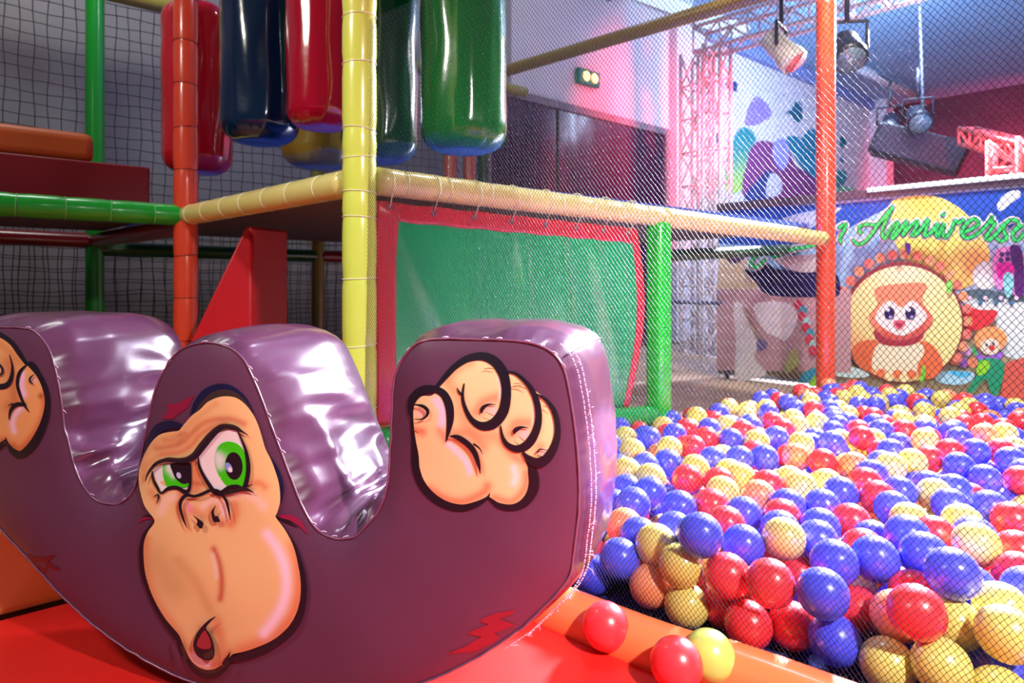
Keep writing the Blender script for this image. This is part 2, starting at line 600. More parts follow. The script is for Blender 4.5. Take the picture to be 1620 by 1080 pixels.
for k, (dx, dy, c) in enumerate(((1060, 660, (170, 110, 120)), (1130, 620, (196, 150, 200)), (1100, 720, (130, 80, 160)), (1180, 720, (200, 120, 90)), (1030, 700, (200, 120, 80)), (1070, 540, (180, 120, 90)))):
    a.dot(*q2([(dx, dy)])[0], 8, 8, c)
# round medallion with the little furry animal
for k in range(19):
    th = math.radians(195 + k * 11)
    a.dot(1428 + 103 * math.cos(th), 508 + 106 * math.sin(th), 8, 8, (206, 140, 104) if k % 2 else (206, 110, 96))
a.dot(1428, 510, 97, 97, (120, 46, 56), n=40)
a.dot(1429, 512, 93, 92, (222, 208, 140), n=40, step=9, soft=[([(1345, 560), (1370, 580)], 34, (214, 120, 80), .8), ([(1429, 440)], 50, (226, 218, 180), .8)])
a.shape(q2([(150, 620), (230, 540), (370, 540), (350, 700), (310, 800), (200, 740)]), (206, 100, 62))
a.shape(q2([(740, 540), (860, 590), (930, 740), (850, 850), (720, 840), (700, 700)]), (206, 100, 62))
a.shape(q2([(345, 610), (400, 560), (600, 570), (740, 560), (765, 640), (710, 740), (700, 830), (560, 870), (400, 830), (320, 750)]), (214, 206, 178))
a.shape(q2([(335, 450), (450, 440), (600, 460), (760, 420), (740, 530), (600, 580), (400, 560)]), (150, 42, 58))
a.shape(q2([(345, 90), (560, 45), (790, 50), (750, 190), (845, 350), (770, 460), (600, 530), (420, 500), (290, 345), (370, 220)]), (218, 128, 98),
        step=8, soft=[(q2([(420, 500), (600, 530), (760, 450)]), 16, (170, 50, 62), .8), (q2([(780, 250), (830, 350)]), 8, (206, 80, 80), .7)])
a.shape(q2([(350, 340), (400, 240), (480, 190), (570, 250), (660, 190), (740, 250), (790, 330), (700, 430), (570, 490), (430, 430)]), (232, 214, 214))
for ex_ in (470, 650):
    a.dot(*q2([(ex_, 298)])[0], 8.6, 10.5, (26, 18, 78))
    a.dot(*q2([(ex_ - 16, 268)])[0], 3.4, 3.0, (225, 225, 245))
    a.dot(*q2([(ex_ + 10, 330)])[0], 2.6, 2.2, (160, 160, 225))
a.shape(q2([(500, 375), (560, 355), (610, 375), (570, 430), (540, 430)]), (206, 90, 110))
a.dot(*q2([(553, 398)])[0], 5, 3.6, (150, 20, 70))
for k, (dx, dy) in enumerate(((400, 810), (470, 840), (540, 820), (600, 850), (660, 820))):
    a.dot(*q2([(dx, dy)])[0], 8, 7, ((214, 110, 70), (230, 206, 160))[k % 2])
a.shape(q2([(730, 880), (745, 780), (760, 740), (780, 790), (760, 880)]), (110, 190, 60))
a.shape(q1([(955, 960), (960, 900), (1000, 880), (1010, 940), (980, 1000)]), (110, 196, 90))
a.shape(q1([(600, 570), (650, 570), (645, 650), (620, 650)]), (66, 30, 130))
a.shape(q1([(20, 900), (80, 960), (90, 1040), (40, 1030), (20, 980)]), (206, 40, 50))
a.shape(q2([(0, 800), (60, 750), (200, 770), (300, 830), (180, 850), (0, 830)]), (180, 206, 210))
# ship, sail, fishes left of the orange post
a.shape(q3([(470, 560), (700, 560), (760, 700), (830, 850), (450, 850)]), (206, 192, 156), smooth=False)
a.shape(q3([(520, 540), (700, 560), (640, 620), (560, 620)]), (70, 50, 90))
a.shape(q3([(450, 850), (1600, 850), (1600, 1560), (450, 1540)]), (176, 138, 146), smooth=False)
a.shape(q3([(680, 680), (780, 700), (880, 630), (980, 680), (1320, 700), (1480, 720), (1500, 900), (1320, 920), (900, 900), (790, 790)]), (30, 18, 74), sub=3)
a.shape(q3([(960, 600), (1150, 560), (1310, 560), (1310, 690), (1150, 700), (1010, 650)]), (176, 174, 176))
a.shape(q4([(545, 100), (640, 130), (700, 300), (740, 420), (700, 520), (800, 640), (700, 680), (560, 680), (560, 400)]), (206, 200, 204))
a.shape(q4([(700, 110), (950, 90), (1040, 200), (960, 380), (880, 360), (780, 300)]), (212, 206, 212))
a.shape(q4([(610, 130), (660, 160), (740, 320), (800, 430), (760, 440), (700, 330)]), (150, 120, 110))
a.shape(q4([(740, 370), (800, 400), (800, 440), (740, 470), (720, 420)]), (100, 86, 130))
for k in range(9):
    a.dot(*q4([(1060 + 14 * k + (8 if k % 2 else -12), 110 + 44 * k)])[0], 7, 8, ((190, 50, 76), (60, 140, 160), (190, 60, 80), (150, 190, 190))[k % 4])
a.shape(q4([(960, 520), (1020, 450), (1050, 560), (960, 640), (940, 600)]), (160, 166, 96))
a.shape(q4([(1055, 710), (1080, 640), (1190, 595), (1170, 660), (1110, 710)]), (30, 130, 160))
a.shape(q4([(1130, 720), (1190, 650), (1200, 730), (1150, 740)]), (130, 190, 40))
a.shape(q1([(1390, 240), (1450, 150), (1560, 110), (1590, 160), (1500, 230), (1420, 290)]), (196, 214, 226))
# green script lettering with white and navy edging
lt = [
    [(222, 478), (212, 430), (262, 404), (335, 408), (375, 398), (432, 330), (495, 258)],
    [(372, 402), (330, 470), (270, 545), (200, 575), (162, 540)],
    [(495, 258), (450, 350), (415, 430), (410, 500), (432, 520), (480, 440), (540, 385), (535, 430), (492, 500), (505, 522), (560, 450), (620, 380), (600, 450), (588, 495)],
    [(588, 495), (640, 430), (712, 378), (690, 450), (660, 498), (720, 470), (800, 365), (780, 450), (768, 505)],
    [(768, 505), (830, 470), (884, 400), (868, 480), (885, 512)], [(922, 330), (934, 316)],
    [(885, 512), (918, 440), (935, 395), (925, 470), (950, 515), (1000, 450), (1030, 375), (1060, 390), (1100, 365)],
    [(1110, 468), (1180, 440), (1232, 395), (1195, 358), (1130, 395), (1088, 470), (1120, 518), (1190, 506), (1255, 455)],
    [(1255, 455), (1312, 395), (1350, 335), (1338, 385), (1372, 392), (1320, 470), (1292, 515), (1320, 540)],
    [(1320, 540), (1400, 470), (1444, 408), (1450, 470), (1472, 520), (1420, 548), (1384, 522)],
    [(1444, 408), (1505, 368), (1560, 376), (1572, 430), (1520, 475)],
    [(1600, 420), (1550, 440), (1522, 510), (1560, 545), (1620, 480), (1650, 420), (1640, 510), (1700, 520)],
]
left_bits = [[(742, 640), (795, 662), (860, 600)], [(742, 640), (764, 590), (800, 560)], [(900, 520), (940, 570), (1030, 545), (1110, 505), (1200, 492), (1290, 470)]]
xbits = [[(40, 430), (95, 402), (84, 455), (48, 520), (56, 560)]]
for wd_, c in ((62, (226, 230, 236)), (40, (20, 52, 96)), (26, (34, 186, 84))):
    for L in lt + xbits:
        a.stroke(q1([(x, y, wd_) for x, y in L]), c)
    for L in left_bits:
        a.stroke(q3([(x, y, wd_) for x, y in L]), c)
a.build('printed_scene', m_print, banner)

# thin blue rail left of the banner
rl = on_plane(1058, 478, B0 + BN * 0.0, BN)
MBt = MB().tube([W(1050, 477, 3.9), W(1152, 480, 3.9)], .012, 8)
o = MBt.build('barrier_rail', mat('rail_blue', (60, 66, 110), .4))
tag(o, 'thin dark blue horizontal rail left of the banner wall', 'rail')
for xx in (1052, 1150):
    pb = W(xx, 478, 3.9)
    q = MB().tube([(pb.x, pb.y, 0 - .02), (pb.x, pb.y, pb.z)], .012, 8).build('post', MATS['rail_blue'], o)

# ---------------------------------------------------------------- stage truss and lamps
def truss(name, a_, b_, wdt, cols, label, group, r=.016, nseg=9, side=None):
    a_, b_ = Vector(a_), Vector(b_)
    t = (b_ - a_).normalized()
    s1 = side.normalized() if side else t.orthogonal().normalized()
    s2 = t.cross(s1).normalized()
    cs = [s1 * wdt * i + s2 * wdt * j for i, j in ((-.5, -.5), (.5, -.5), (.5, .5), (-.5, .5))]
    root = empty(name, a_, label, 'truss', group)
    mb = MB()
    for c in cs:
        mb.tube([a_ + c, b_ + c], r, 8)
    mb.build('chord_tubes', cols[0], root)
    mb = MB()
    for k in range(nseg):
        p, q = a_ + (b_ - a_) * (k / nseg), a_ + (b_ - a_) * ((k + 1) / nseg)
        for i in range(4):
            c1, c2 = cs[i], cs[(i + 1) % 4]
            if k % 2: c1, c2 = c2, c1
            mb.tube([p + c1, q + c2], r * .6, 6)
            mb.tube([p + c1, p + c2], r * .6, 6)
    mb.build('lattice_bars', cols[1], root)
    return root


m_truss = mat('truss_white', (226, 214, 216), .35, .6, metal=.2)
t1 = W(1100, HOR, 5.4); t1.z = -.02
t2 = W(1134, HOR, 5.1); t2.z = -.02
truss('lighting_truss', t1, (t1.x, t1.y, 2.48), .17, (m_truss, m_truss), 'upright white lattice truss beside the purple doors, glowing red', 'upright trusses', side=U)
truss('lighting_truss', t2, (t2.x, t2.y, 2.46), .15, (m_truss, m_truss), 'upright white lattice truss carrying the overhead truss, right of the first', 'upright trusses', side=U)
truss('overhead_truss', Vector((t2.x, t2.y, 2.5)) - ED * .15, Vector((t2.x, t2.y, 2.5)) + ED * 3.0, .2, (m_truss, m_truss),
      'horizontal white lattice truss running under the ceiling', None, side=Z, nseg=14)


def can_light(name, c, d, r, L, body, face, label, yoke=True):
    c, d = Vector(c), Vector(d).normalized()
    root = empty(name, c, label, 'stage light')
    mb = MB().tube([c - d * L * .5, c - d * L * .42, c + d * L * .1, c + d * L * .3, c + d * L * .5], [r * .45, r * .75, r * .85, r, r], 20)
    bd = mb.build('body', body, root)
    MB().tube([c + d * (L * .5), c + d * (L * .5 + .006)], r * .86, 20).build('lens', face, bd)
    if yoke:
        s = d.cross(Z).normalized()
        MB().tube([c + s * r * 1.15, c + s * r * 1.15 + Z * r * 1.7, c - s * r * 1.15 + Z * r * 1.7, c - s * r * 1.15], .012, 8).build('yoke', mat('yoke_black', (30, 32, 45), .5), root)
        MB().tube([c + Z * r * 1.7, (c.x, c.y, min(3.2, c.z + r * 1.7 + .25))], .014, 8).build('clamp', MATS['yoke_black'], root)
    return root


m_cream = mat('lamp_cream', (214, 206, 180), .4)
m_black = mat('lamp_black', (28, 30, 44), .4)
m_lens = mat('lamp_lens', (90, 110, 120), .1, .8)
can_light('stage_light', W(1236, 78, 4.0), (.5, -.4, -.8), .085, .26, m_cream, mat('lamp_lens_red', (214, 90, 90), .3), 'cream stage lamp with reddish rim under the overhead truss')
can_light('moving_head_light', W(1340, 78, 3.6), (-.1, -.6, -.8), .09, .2, m_black, m_lens, 'black yoke-mounted stage lamp hanging right of the orange post')
can_light('moving_head_light', W(1452, 186, 5.2), (-.3, -.7, -.5), .09, .26, m_black, m_lens, 'black stage lamp hanging highest in the dark red corner')
can_light('moving_head_light', W(1408, 196, 6.4), (-.5, -.6, -.6), .1, .26, m_black, m_lens, 'black stage lamp hanging beside the pale pilaster')

# large black loudspeaker tilted in the corner
c = W(1452, 236, 5.4)
sp = empty('loudspeaker', c, 'big black loudspeaker tilted down in the dark red corner', 'loudspeaker')
ax = Vector((.70, -.5, -.35)).normalized(); az = Vector((.3, -.2, .9)); az = (az - ax * az.dot(ax)).normalized(); ay = az.cross(ax)
cab = MB().box(c - ax * .34 - ay * .15 - az * .13, ax * .68, ay * .3, az * .26).build('cabinet', mat('speaker_black', (26, 20, 34), .5), sp, smooth=False, bevel=.02)
MB().box(c - ax * .3 - ay * .165 - az * .11, ax * .6, ay * .02, az * .22).build('grille', mat('speaker_grille', (44, 30, 50), .7, bump=.5, bscale=200), cab, smooth=False)
MB().tube([c + az * .1, c + az * .1 + Z * .2, (c.x, c.y, 3.2)], .015, 8).build('bracket', MATS['yoke_black'], sp)

# red lit square truss behind the banner on the right
q = W(1592, 262, 4.25)
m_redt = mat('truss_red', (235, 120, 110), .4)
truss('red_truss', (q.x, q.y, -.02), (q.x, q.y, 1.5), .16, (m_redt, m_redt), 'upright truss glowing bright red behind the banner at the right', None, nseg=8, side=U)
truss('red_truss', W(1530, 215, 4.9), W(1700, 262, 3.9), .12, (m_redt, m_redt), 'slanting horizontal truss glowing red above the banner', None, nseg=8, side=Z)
# ceiling battens and ducts
for k, (p0, p1, lab) in enumerate((((1005, -16), (1082, 14), 'long white ceiling batten lamp left of the yellow beam'), ((1112, 30), (1172, 52), 'short white ceiling batten lamp right of the yellow beam'))):
    def cz(x, y, z=3.16):
        Y = (z - EYE) * F_PX / (HOR - y)
        return Vector(((x - CX) / F_PX * Y, Y, z))
    a_, b_ = cz(*p0), cz(*p1)
    root = empty('batten_lamp', (a_ + b_) / 2, lab, 'ceiling lamp', 'white ceiling batten lamps')
    d = (b_ - a_); n = d.cross(Z).normalized()
    MB().box(a_ - n * .11 + Z * .0, d, n * .22, Z * .04).build('housing', mat('batten_white', (210, 220, 225), .4), root, smooth=False)
    MB().box(a_ - n * .09 - Z * .03, d, n * .18, Z * .03).build('diffuser', mat('batten_glow', (200, 232, 235), .4, emit=.8), root, smooth=False)
m_duct = mat('duct_grey', (96, 100, 120), .5, metal=.3)
for k, (p0, p1, r, lab) in enumerate((((835, -4), (905, 22), .07, 'dark pipe under the ceiling above the doors, the lower one'), ((905, 40), (985, -30), .06, 'dark pipe rising across the ceiling above the doors'),
                                    ((1330, 95), (1470, 160), .05, 'pale grey pipe running along the far ceiling corner'), ((1385, 118), (1455, 152), .03, 'thin dark pipe under the far ceiling corner'))):
    a_, b_ = cz(*p0, z=3.1), cz(*p1, z=3.1)
    o = MB().tube([a_, (a_ + b_) / 2 + Z * .0, b_], r, 12).build('ceiling_pipe', m_duct if k != 2 else mat('pipe_pale', (190, 195, 205), .4))
    tag(o, lab, 'pipe')

# ---------------------------------------------------------------- the play structure
def foam(name, c, **k):
    return mat(name, c, 0.28, 0.5, coat=0.35, bump=0.12, bscale=90, **k)


f_yel = foam('foam_yellow', (212, 226, 92))
f_yel2 = foam('foam_yellow_pale', (222, 208, 128))
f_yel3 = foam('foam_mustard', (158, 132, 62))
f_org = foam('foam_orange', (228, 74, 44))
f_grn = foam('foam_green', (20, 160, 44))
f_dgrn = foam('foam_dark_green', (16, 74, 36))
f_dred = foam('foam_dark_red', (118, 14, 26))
f_slm = foam('foam_salmon', (190, 84, 62))
t_pale = mat('tie_pale', (232, 226, 190), .35)
t_grn = mat('tie_green', (120, 190, 120), .35)
t_red = mat('tie_dark_red', (130, 28, 20), .35)
m_metal = mat('eyelet_metal', (120, 120, 120), .3, metal=.8)


def padded(name, a, b, r, m, tie_m, ties, label, cat, group=None):
    """foam padded tube a->b with cable ties at the given distances from a"""
    a, b = Vector(a), Vector(b)
    L = (b - a).length
    d = (b - a).normalized()
    root = empty(name, a, label, cat, group)
    n = max(4, int(L / .03))
    pts, rs = [], []
    ts = sorted(set([i / n * L for i in range(n + 1)] + [t + e for t in ties for e in (-.006, 0, .006) if 0 < t + e < L]))
    for t in ts:
        pts.append(a + d * t)
        k = min([abs(t - q) for q in ties] + [1])
        rs.append(r * (1 - .055 * math.exp(-(k / .012) ** 2)) * (1 + .012 * noise.noise(Vector((t * 9, a.x * 3, a.y)))))
    MB().tube(pts, rs, 24).build('foam_sleeve', m, root)
    for t in ties:
        if 0 < t < L:
            s1 = d.orthogonal().normalized(); s2 = d.cross(s1)
            tilt = rng.uniform(-.12, .12)
            ring = [a + d * (t + tilt * r * math.cos(i * math.pi / 12)) + (s1 * math.cos(i * math.pi / 12) + s2 * math.sin(i * math.pi / 12)) * r * .972 for i in range(24)]
            MB().tube(ring, .0014, 6, closed=True).build('cable_tie', tie_m, root)
    return root


def seq(a, b, s):
    return list(np.arange(a, b, s))


yties = [EYE - (y - HOR) / F_PX * 1.5 for y in (645, 545, 440, 345, 305, 250, 207, 102, 28, -60, -150, -260)]
padded('padded_post', P1, P1 + Z * LV2, .0395, f_yel, t_pale, yties, 'bright yellow padded post, thickest upright, directly behind the purple rocker', 'post')
padded('padded_post', P2, P2 + Z * LV2, .042, f_org, t_red, [], 'orange padded post at the far corner of the ball pit in front of the banner', 'post')
padded('padded_post', P3, P3 + Z * LV2, .0385, f_org, t_red, seq(.07, 1.9, .145), 'orange padded post with dark cable ties in front of the red hanging bag', 'post')
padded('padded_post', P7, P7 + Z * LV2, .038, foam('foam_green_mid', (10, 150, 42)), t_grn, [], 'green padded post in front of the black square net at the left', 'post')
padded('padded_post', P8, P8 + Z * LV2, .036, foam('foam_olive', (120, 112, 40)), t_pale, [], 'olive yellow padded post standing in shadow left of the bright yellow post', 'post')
# the green post under the beam is square padded
gp = empty('padded_post', P6, 'short bright green padded post at the right edge of the green panel', 'post')
dU = (P2 - P1).normalized(); nU = Vector((dU.y, -dU.x, 0))
MB().box(P6 - dU * .034 - nU * .034, dU * .068, nU * .068, Z * .765).build('foam_sleeve', foam('foam_green_bright', (10, 205, 44), vary=.12, vscale=25), gp, bevel=.014, smooth=True, auto=50)
padded('padded_beam', P1 + dU * .04 + Z * .795, P6 + Z * .785, .0335, f_yel2, t_pale, [.075, .2, .335, .47, .6, .735, .87, 1.0], 'yellow padded beam above the green panel', 'beam')
padded('padded_beam', P6 + Z * .785, P2 - dU * .03 + Z * .765, .0345, f_yel2, t_pale, [], 'yellow padded beam from the green post to the far orange post', 'beam')
dV = (P3 - P1).normalized()
padded('padded_beam', P1 + dV * .04 + Z * .79, P3 - dV * .03 + Z * .785, .0335, f_yel2, t_pale, seq(.12, 1.0, .135), 'yellow padded beam slanting back from the yellow post to the orange post at the left', 'beam')
padded('padded_beam', P3 + Z * .785, P3 - U * 1.15 + Z * .785, .036, f_grn, t_grn, seq(.1, 1.1, .12), 'green padded beam running left from the orange post below the maroon box', 'beam')
padded('padded_beam', P3 + Z * .75, P7 + Z * .75, .034, f_dred, t_red, [], 'dark red padded beam under the green beam', 'beam')
padded('padded_beam', P7 + Z * .75, P7 - U * .9 + Z * .76, .034, f_dred, t_red, [], 'dark red padded beam running off to the left behind the net', 'beam')
padded('padded_beam', P7 + Z * .715, P8 + Z * .71, .034, f_dgrn, t_grn, [], 'dark green padded beam between the two rear posts', 'beam')
dB = (P8 - P7).normalized()
P10 = P7 + dB * 2.55
padded('padded_beam', P8 + Z * .71, P10 + Z * .71, .034, f_dred, t_red, [], 'dark red padded beam behind the olive post', 'beam')
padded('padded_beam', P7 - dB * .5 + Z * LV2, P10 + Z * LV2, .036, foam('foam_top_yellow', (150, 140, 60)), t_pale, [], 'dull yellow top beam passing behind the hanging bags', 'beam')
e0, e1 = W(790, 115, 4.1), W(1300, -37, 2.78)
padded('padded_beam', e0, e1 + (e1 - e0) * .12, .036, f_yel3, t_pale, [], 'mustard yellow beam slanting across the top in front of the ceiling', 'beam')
for x, m, l, Yd, top in ((712, f_slm, 'left salmon padded post seen between the green bags and the beam', 4.0, LV2), (742, f_slm, 'right salmon padded post of the pair below the large green bag', 4.1, LV2), (765, f_dgrn, 'dark green padded post right of the two salmon posts', 4.25, LV2)):
    p = W(x, HOR, Yd); p.z = 0
    padded('padded_post', p, p + Z * top, .04, m, t_red, [], l, 'post')
PF1 = P6 + Vector((-.75, .95, 0)); PF2 = P2 + Vector((-.75, .95, 0))
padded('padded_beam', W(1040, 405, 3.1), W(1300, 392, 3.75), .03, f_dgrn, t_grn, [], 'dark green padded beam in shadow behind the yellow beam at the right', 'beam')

# deck of the upper level: blue mat on a dark board
dk = empty('upper_deck', P1 + Z * .8, 'upper play deck with thin blue mat resting on the padded beams', 'platform')
pd = [P1 + dU * .05 + dV * .05, P2 - dU * .1 + dV * .03, P2 + dV * .9, P7 + dB * 2.3, P7 + dB * .1 - dV * .05, P3 + dU * .05]
mb = MB()
n = len(pd)
mb.add([p + Z * .79 for p in pd] + [p + Z * .812 for p in pd], [tuple(range(n))[::-1], tuple(range(n, 2 * n))] + [(i, (i + 1) % n, n + (i + 1) % n, n + i) for i in range(n)])
mb.build('board', mat('deck_board', (92, 70, 84), .7), dk, smooth=False)
mb = MB()
mb.add([p + Z * .814 for p in pd] + [p + Z * .834 for p in pd], [tuple(range(n))[::-1], tuple(range(n, 2 * n))] + [(i, (i + 1) % n, n + (i + 1) % n, n + i) for i in range(n)])
mb.build('blue_mat', mat('mat_blue', (50, 80, 190), .4), dk, smooth=False)

# lower green rail under the panel
padded('padded_rail', P1 + dU * .045 + Z * .175, P6 - dU * .03 + Z * .105, .034, foam('foam_green_low', (20, 176, 74)), t_grn, [.03, .98], 'low green padded rail under the green panel', 'rail')

# vinyl panel: green sheet with red border, laced to the beam
pn = empty('vinyl_panel', P1 + dU * .1 + Z * .2, 'green vinyl panel with red border laced under the yellow beam', 'panel')
Lp = (P6 - P1).length
GN = nU                                                # towards the camera / pit side


def panel_pt(s, v):
    """s along 0..1, v height 0 (top) .. 1 (bottom); slack sheet with folds"""
    pinch = math.sin(math.pi * s) * math.sin(math.pi * min(v, 1))
    d0 = .042 + s * (Lp - .077 - .055)
    # right edge hangs slack and curls inwards
    if s > .5:
        k = ((s - .5) / .5) ** 2
        d0 += k * (-.03 + .055 * math.sin(math.pi * (v * 1.05)) - .035 * v)
    fold = .016 * math.sin(s * 13 + v * 1.8) * (.35 + .65 * v) * pinch
    for s0, sk, w_, am in ((.30, -.05, .035, .012), (.45, .02, .026, .020), (.60, .03, .030, .022), (.74, .16, .030, .024), (.88, .05, .02, .010)):
        fold += am * math.exp(-((s - s0 - sk * v) / w_) ** 2) * min(1, v / .12) * math.sin(math.pi * min(1, v)) ** .5
    fold += .016 * math.exp(-((s - .02 - .30 * v) / .03) ** 2) * math.exp(-v / .4) * min(1, v / .05)
    fold += .02 * pinch * (noise.noise(Vector((s * 4, v * 2, 3))))
    ztop = .748 - .012 * s + .0012 * math.sin(s * 44)
    zbot = .216 - .068 * s
    return P1 + dU * d0 + GN * (.0 + fold) + Z * (ztop + (zbot - ztop) * v)


NU, NV = 90, 50
bS, bV = .052, .085


def sheet(name, s0, s1, v0, v1, m, off, nu, nv, parent):
    vs, fs = [], []
    for j in range(nv + 1):
        for i in range(nu + 1):
            s_, v_ = s0 + (s1 - s0) * i / nu, v0 + (v1 - v0) * j / nv
            vs.append(panel_pt(s_, v_) + GN * off)
    for j in range(nv):
        for i in range(nu):
            k = j * (nu + 1) + i
            fs.append((k, k + 1, k + nu + 2, k + nu + 1))
    o = MB().add(vs, fs).build(name, m, parent)
    md = o.modifiers.new('thickness', 'SOLIDIFY'); md.thickness = .0012
    return o


m_gv = mat('vinyl_green', (0, 168, 92), .3, .5, coat=.6, coat_rough=.15, bump=.05, bscale=20)
m_rv = mat('vinyl_red', (200, 28, 48), .35, .5, coat=.3)
sheet('green_sheet', 0, 1, 0, 1, m_gv, 0, NU, NV, pn)
sheet('red_border', 0, bS, 0, 1, m_rv, .0022, 6, NV, pn)
sheet('red_border', 1 - bS * .75, 1, 0, 1, m_rv, .0022, 6, NV, pn)
sheet('red_border', bS, 1 - bS * .75, 0, bV, m_rv, .0022, NU, 5, pn)
for k in range(8):
    s_ = .03 + k * .13
    c = panel_pt(s_, .03) + GN * .004
    ring = [c + (dU * math.cos(i * math.pi / 6) + Z * math.sin(i * math.pi / 6)) * .0065 for i in range(12)]
    MB().tube(ring, .0022, 6, closed=True).build('eyelet', m_metal, pn)
    ey = COL.objects[-1]
    ctr = P1 + dU * (.042 + s_ * (Lp - .132)) + Z * .79
    loop = [ctr + (GN * math.sin(t) * .037 + Z * math.cos(t) * .037) for t in np.linspace(-.6, 2.35, 12)] + [c]
    MB().tube(loop, .0014, 6).build('lace_tie', t_pale, ey)

# hanging punch bags
def bag(x, r, Yd, zb, zt, c, label, seed, coat=.4):
    ctr = W(x, HOR, Yd)
    root = empty('hanging_bag', (ctr.x, ctr.y, zb), label, 'punch bag', 'glossy punch bags hanging on the upper level')
    n, K = 64, 90
    fil = r * .55
    vs = []
    prof = []
    for k in range(K + 1):
        t = k / K
        z = zb + (zt - zb) * t
        e = min(z - zb, zt - z)
        rr = r if e > fil else r - fil + math.sqrt(max(0, fil * fil - (fil - e) ** 2))
        prof.append((z, rr))
    # finer end rings
    ends = [(zb + fil * (1 - math.cos(a)), r - fil + fil * math.sin(a)) for a in np.linspace(0, math.pi / 2, 9)]
    top = [(zt - (z - zb), rr) for z, rr in ends][::-1]
    mid = [(zb + fil + (zt - zb - 2 * fil) * i / 60, r) for i in range(1, 60)]
    prof = ends + mid + top
    for z, rr in prof:
        for i in range(n):
            th = 2 * math.pi * i / n
            q = Vector((math.cos(th) * 1.5, math.sin(th) * 1.5, z * 6 + seed * 7))
            w = noise.noise(q * .9) * .06 + abs(noise.noise(Vector((math.cos(th) * 3, math.sin(th) * 3, z * 2.5 + seed)))) * -.05
            w += .03 * math.sin(th * 9 + 5 * noise.noise(q)) * math.exp(-min(z - zb, zt - z) / .07)
            g = rr * (1 + w)
            vs.append((ctr.x + g * math.cos(th), ctr.y + g * math.sin(th), z))
    fs = []
    m_ = len(prof)
    for k in range(m_ - 1):
        for i in range(n):
            j = (i + 1) % n
            fs.append((k * n + i, k * n + j, (k + 1) * n + j, (k + 1) * n + i))
    fs.append(tuple(range(n))[::-1]); fs.append(tuple((m_ - 1) * n + i for i in range(n)))
    MB().add(vs, fs).build('vinyl_cover', mat('bag_%d' % seed, c, .16, .4, coat=coat, coat_rough=.05, bump=.5, bscale=12), root)
    MB().tube([(ctr.x, ctr.y, zt - .01), (ctr.x, ctr.y, LV2 + .05)], .012, 8).build('strap', m_black, root)
    return root


bag(313, .118, 2.36, .955, 1.57, (196, 16, 34), 'red punch bag hanging behind the orange post, leftmost of the bags', 1)
bag(412, .112, 1.90, .965, 1.75, (2, 30, 60), 'dark blue punch bag hanging between the red and the crimson bags', 2)
bag(509, .092, 1.72, .965, 1.75, (150, 2, 34), 'crimson punch bag hanging just left of the yellow post', 3)
bag(503, .128, 2.42, .985, 1.7, (130, 104, 30), 'gold punch bag hanging behind the crimson bag, only its bottom showing', 4)
bag(601, .122, 2.06, .94, 1.78, (0, 66, 34), 'dark green punch bag hanging just right of the yellow post', 5)
bag(734, .128, 1.93, .945, 1.78, (0, 104, 28), 'large bright green punch bag hanging rightmost above the green panel', 6)

# maroon box with orange pad on the deck at the left
c = W(238, HOR, 2.32); c.z = 0
bx = MB().box(c + Z * .824 - U * 1.1, U * 1.1, V_ * .5, Z * .148).build('foam_block', mat('vinyl_maroon', (120, 4, 22), .5, .4, bump=.1), None, smooth=True, bevel=.008, auto=40)
tag(bx, 'long maroon foam block lying above the green beam at the left', 'foam block')
c2 = c + V_ * .06 - U * .155
ob = MB().box(c2 + Z * .976 - U * 1.0, U * 1.0, V_ * .3, Z * .105).build('foam_pad', mat('vinyl_dull_orange', (186, 88, 34), .45, .4, bump=.1), None, smooth=True, bevel=.03, auto=50)
tag(ob, 'orange rounded foam pad lying on the maroon block', 'foam pad')
dk2 = MB().box(P3 - U * 1.15 + Z * .79, U * 1.12, V_ * 1.0, Z * .028).build('side_deck', MATS['deck_board'], None, smooth=False)
tag(dk2, 'thin side deck under the maroon foam block at the left', 'platform')

# red foam wedge
Yw = 2.06
a_ = W(245, HOR, Yw - .06); a_.z = 0
b_ = W(398, HOR, Yw); b_.z = 0
dw = (b_ - a_).normalized(); nw = Vector((-dw.y, dw.x, 0))
ww = .16
dpt = dw * .095 + nw * .13
top = .735
Lb = (b_ - a_).length
prof = [a_ + Z * .15, b_ + Z * .15, b_ + Z * top, b_ - dw * .0 + Z * top - dw * .02]
back = [p + dpt for p in prof]
wd_ = MB().add(prof + back, [(0, 1, 2, 3), (7, 6, 5, 4), (1, 5, 6, 2), (2, 6, 7, 3), (3, 7, 4, 0), (0, 4, 5, 1)]).build(
    'foam_wedge', mat('vinyl_red_wedge', (196, 16, 34), .42, .45, bump=.12), None, bevel=.01, auto=40)
tag(wd_, 'tall red foam wedge standing behind the purple rocker under the slanting yellow beam', 'foam wedge')

# raised orange floor of the structure, red mat in front, blue pit floor
m_of = mat('vinyl_orange', (250, 156, 76), .4, .5, coat=.15, bump=.1)
po = [P1 - U * 1.55 - dV * .02, P1 - dV * .02, P1 + dU * .12, P1 + dU * 1.0 + dV * .1, P1 + dU * 1.0 + dV * 1.5, P3 - U * 1.55 + dV * .6]
n = len(po)
of = MB().add([p + Z * .001 for p in po] + [p + Z * .15 for p in po], [tuple(range(n))[::-1], tuple(range(n, 2 * n))] + [(i, (i + 1) % n, n + (i + 1) % n, n + i) for i in range(n)]).build(
    'floor_cushion', m_of, None, bevel=.012, auto=40)
tag(of, 'raised orange padded floor of the play structure behind the rocker', 'floor cushion')
NETP = [Vector(p) for p in ((-.345, 1.47, 0), (.207, .985, 0), (.396, .855, 0), (1.15, .20, 0))]
pr = [Vector((-3.2, -1.2, 0)), Vector((2.2, -1.2, 0)), Vector((1.15, .16, 0)), Vector((.396, .83, 0)), Vector((.207, .96, 0)), Vector((-.345, 1.46, 0)), P1 - U * 1.6 - dV * .02]
n = len(pr)
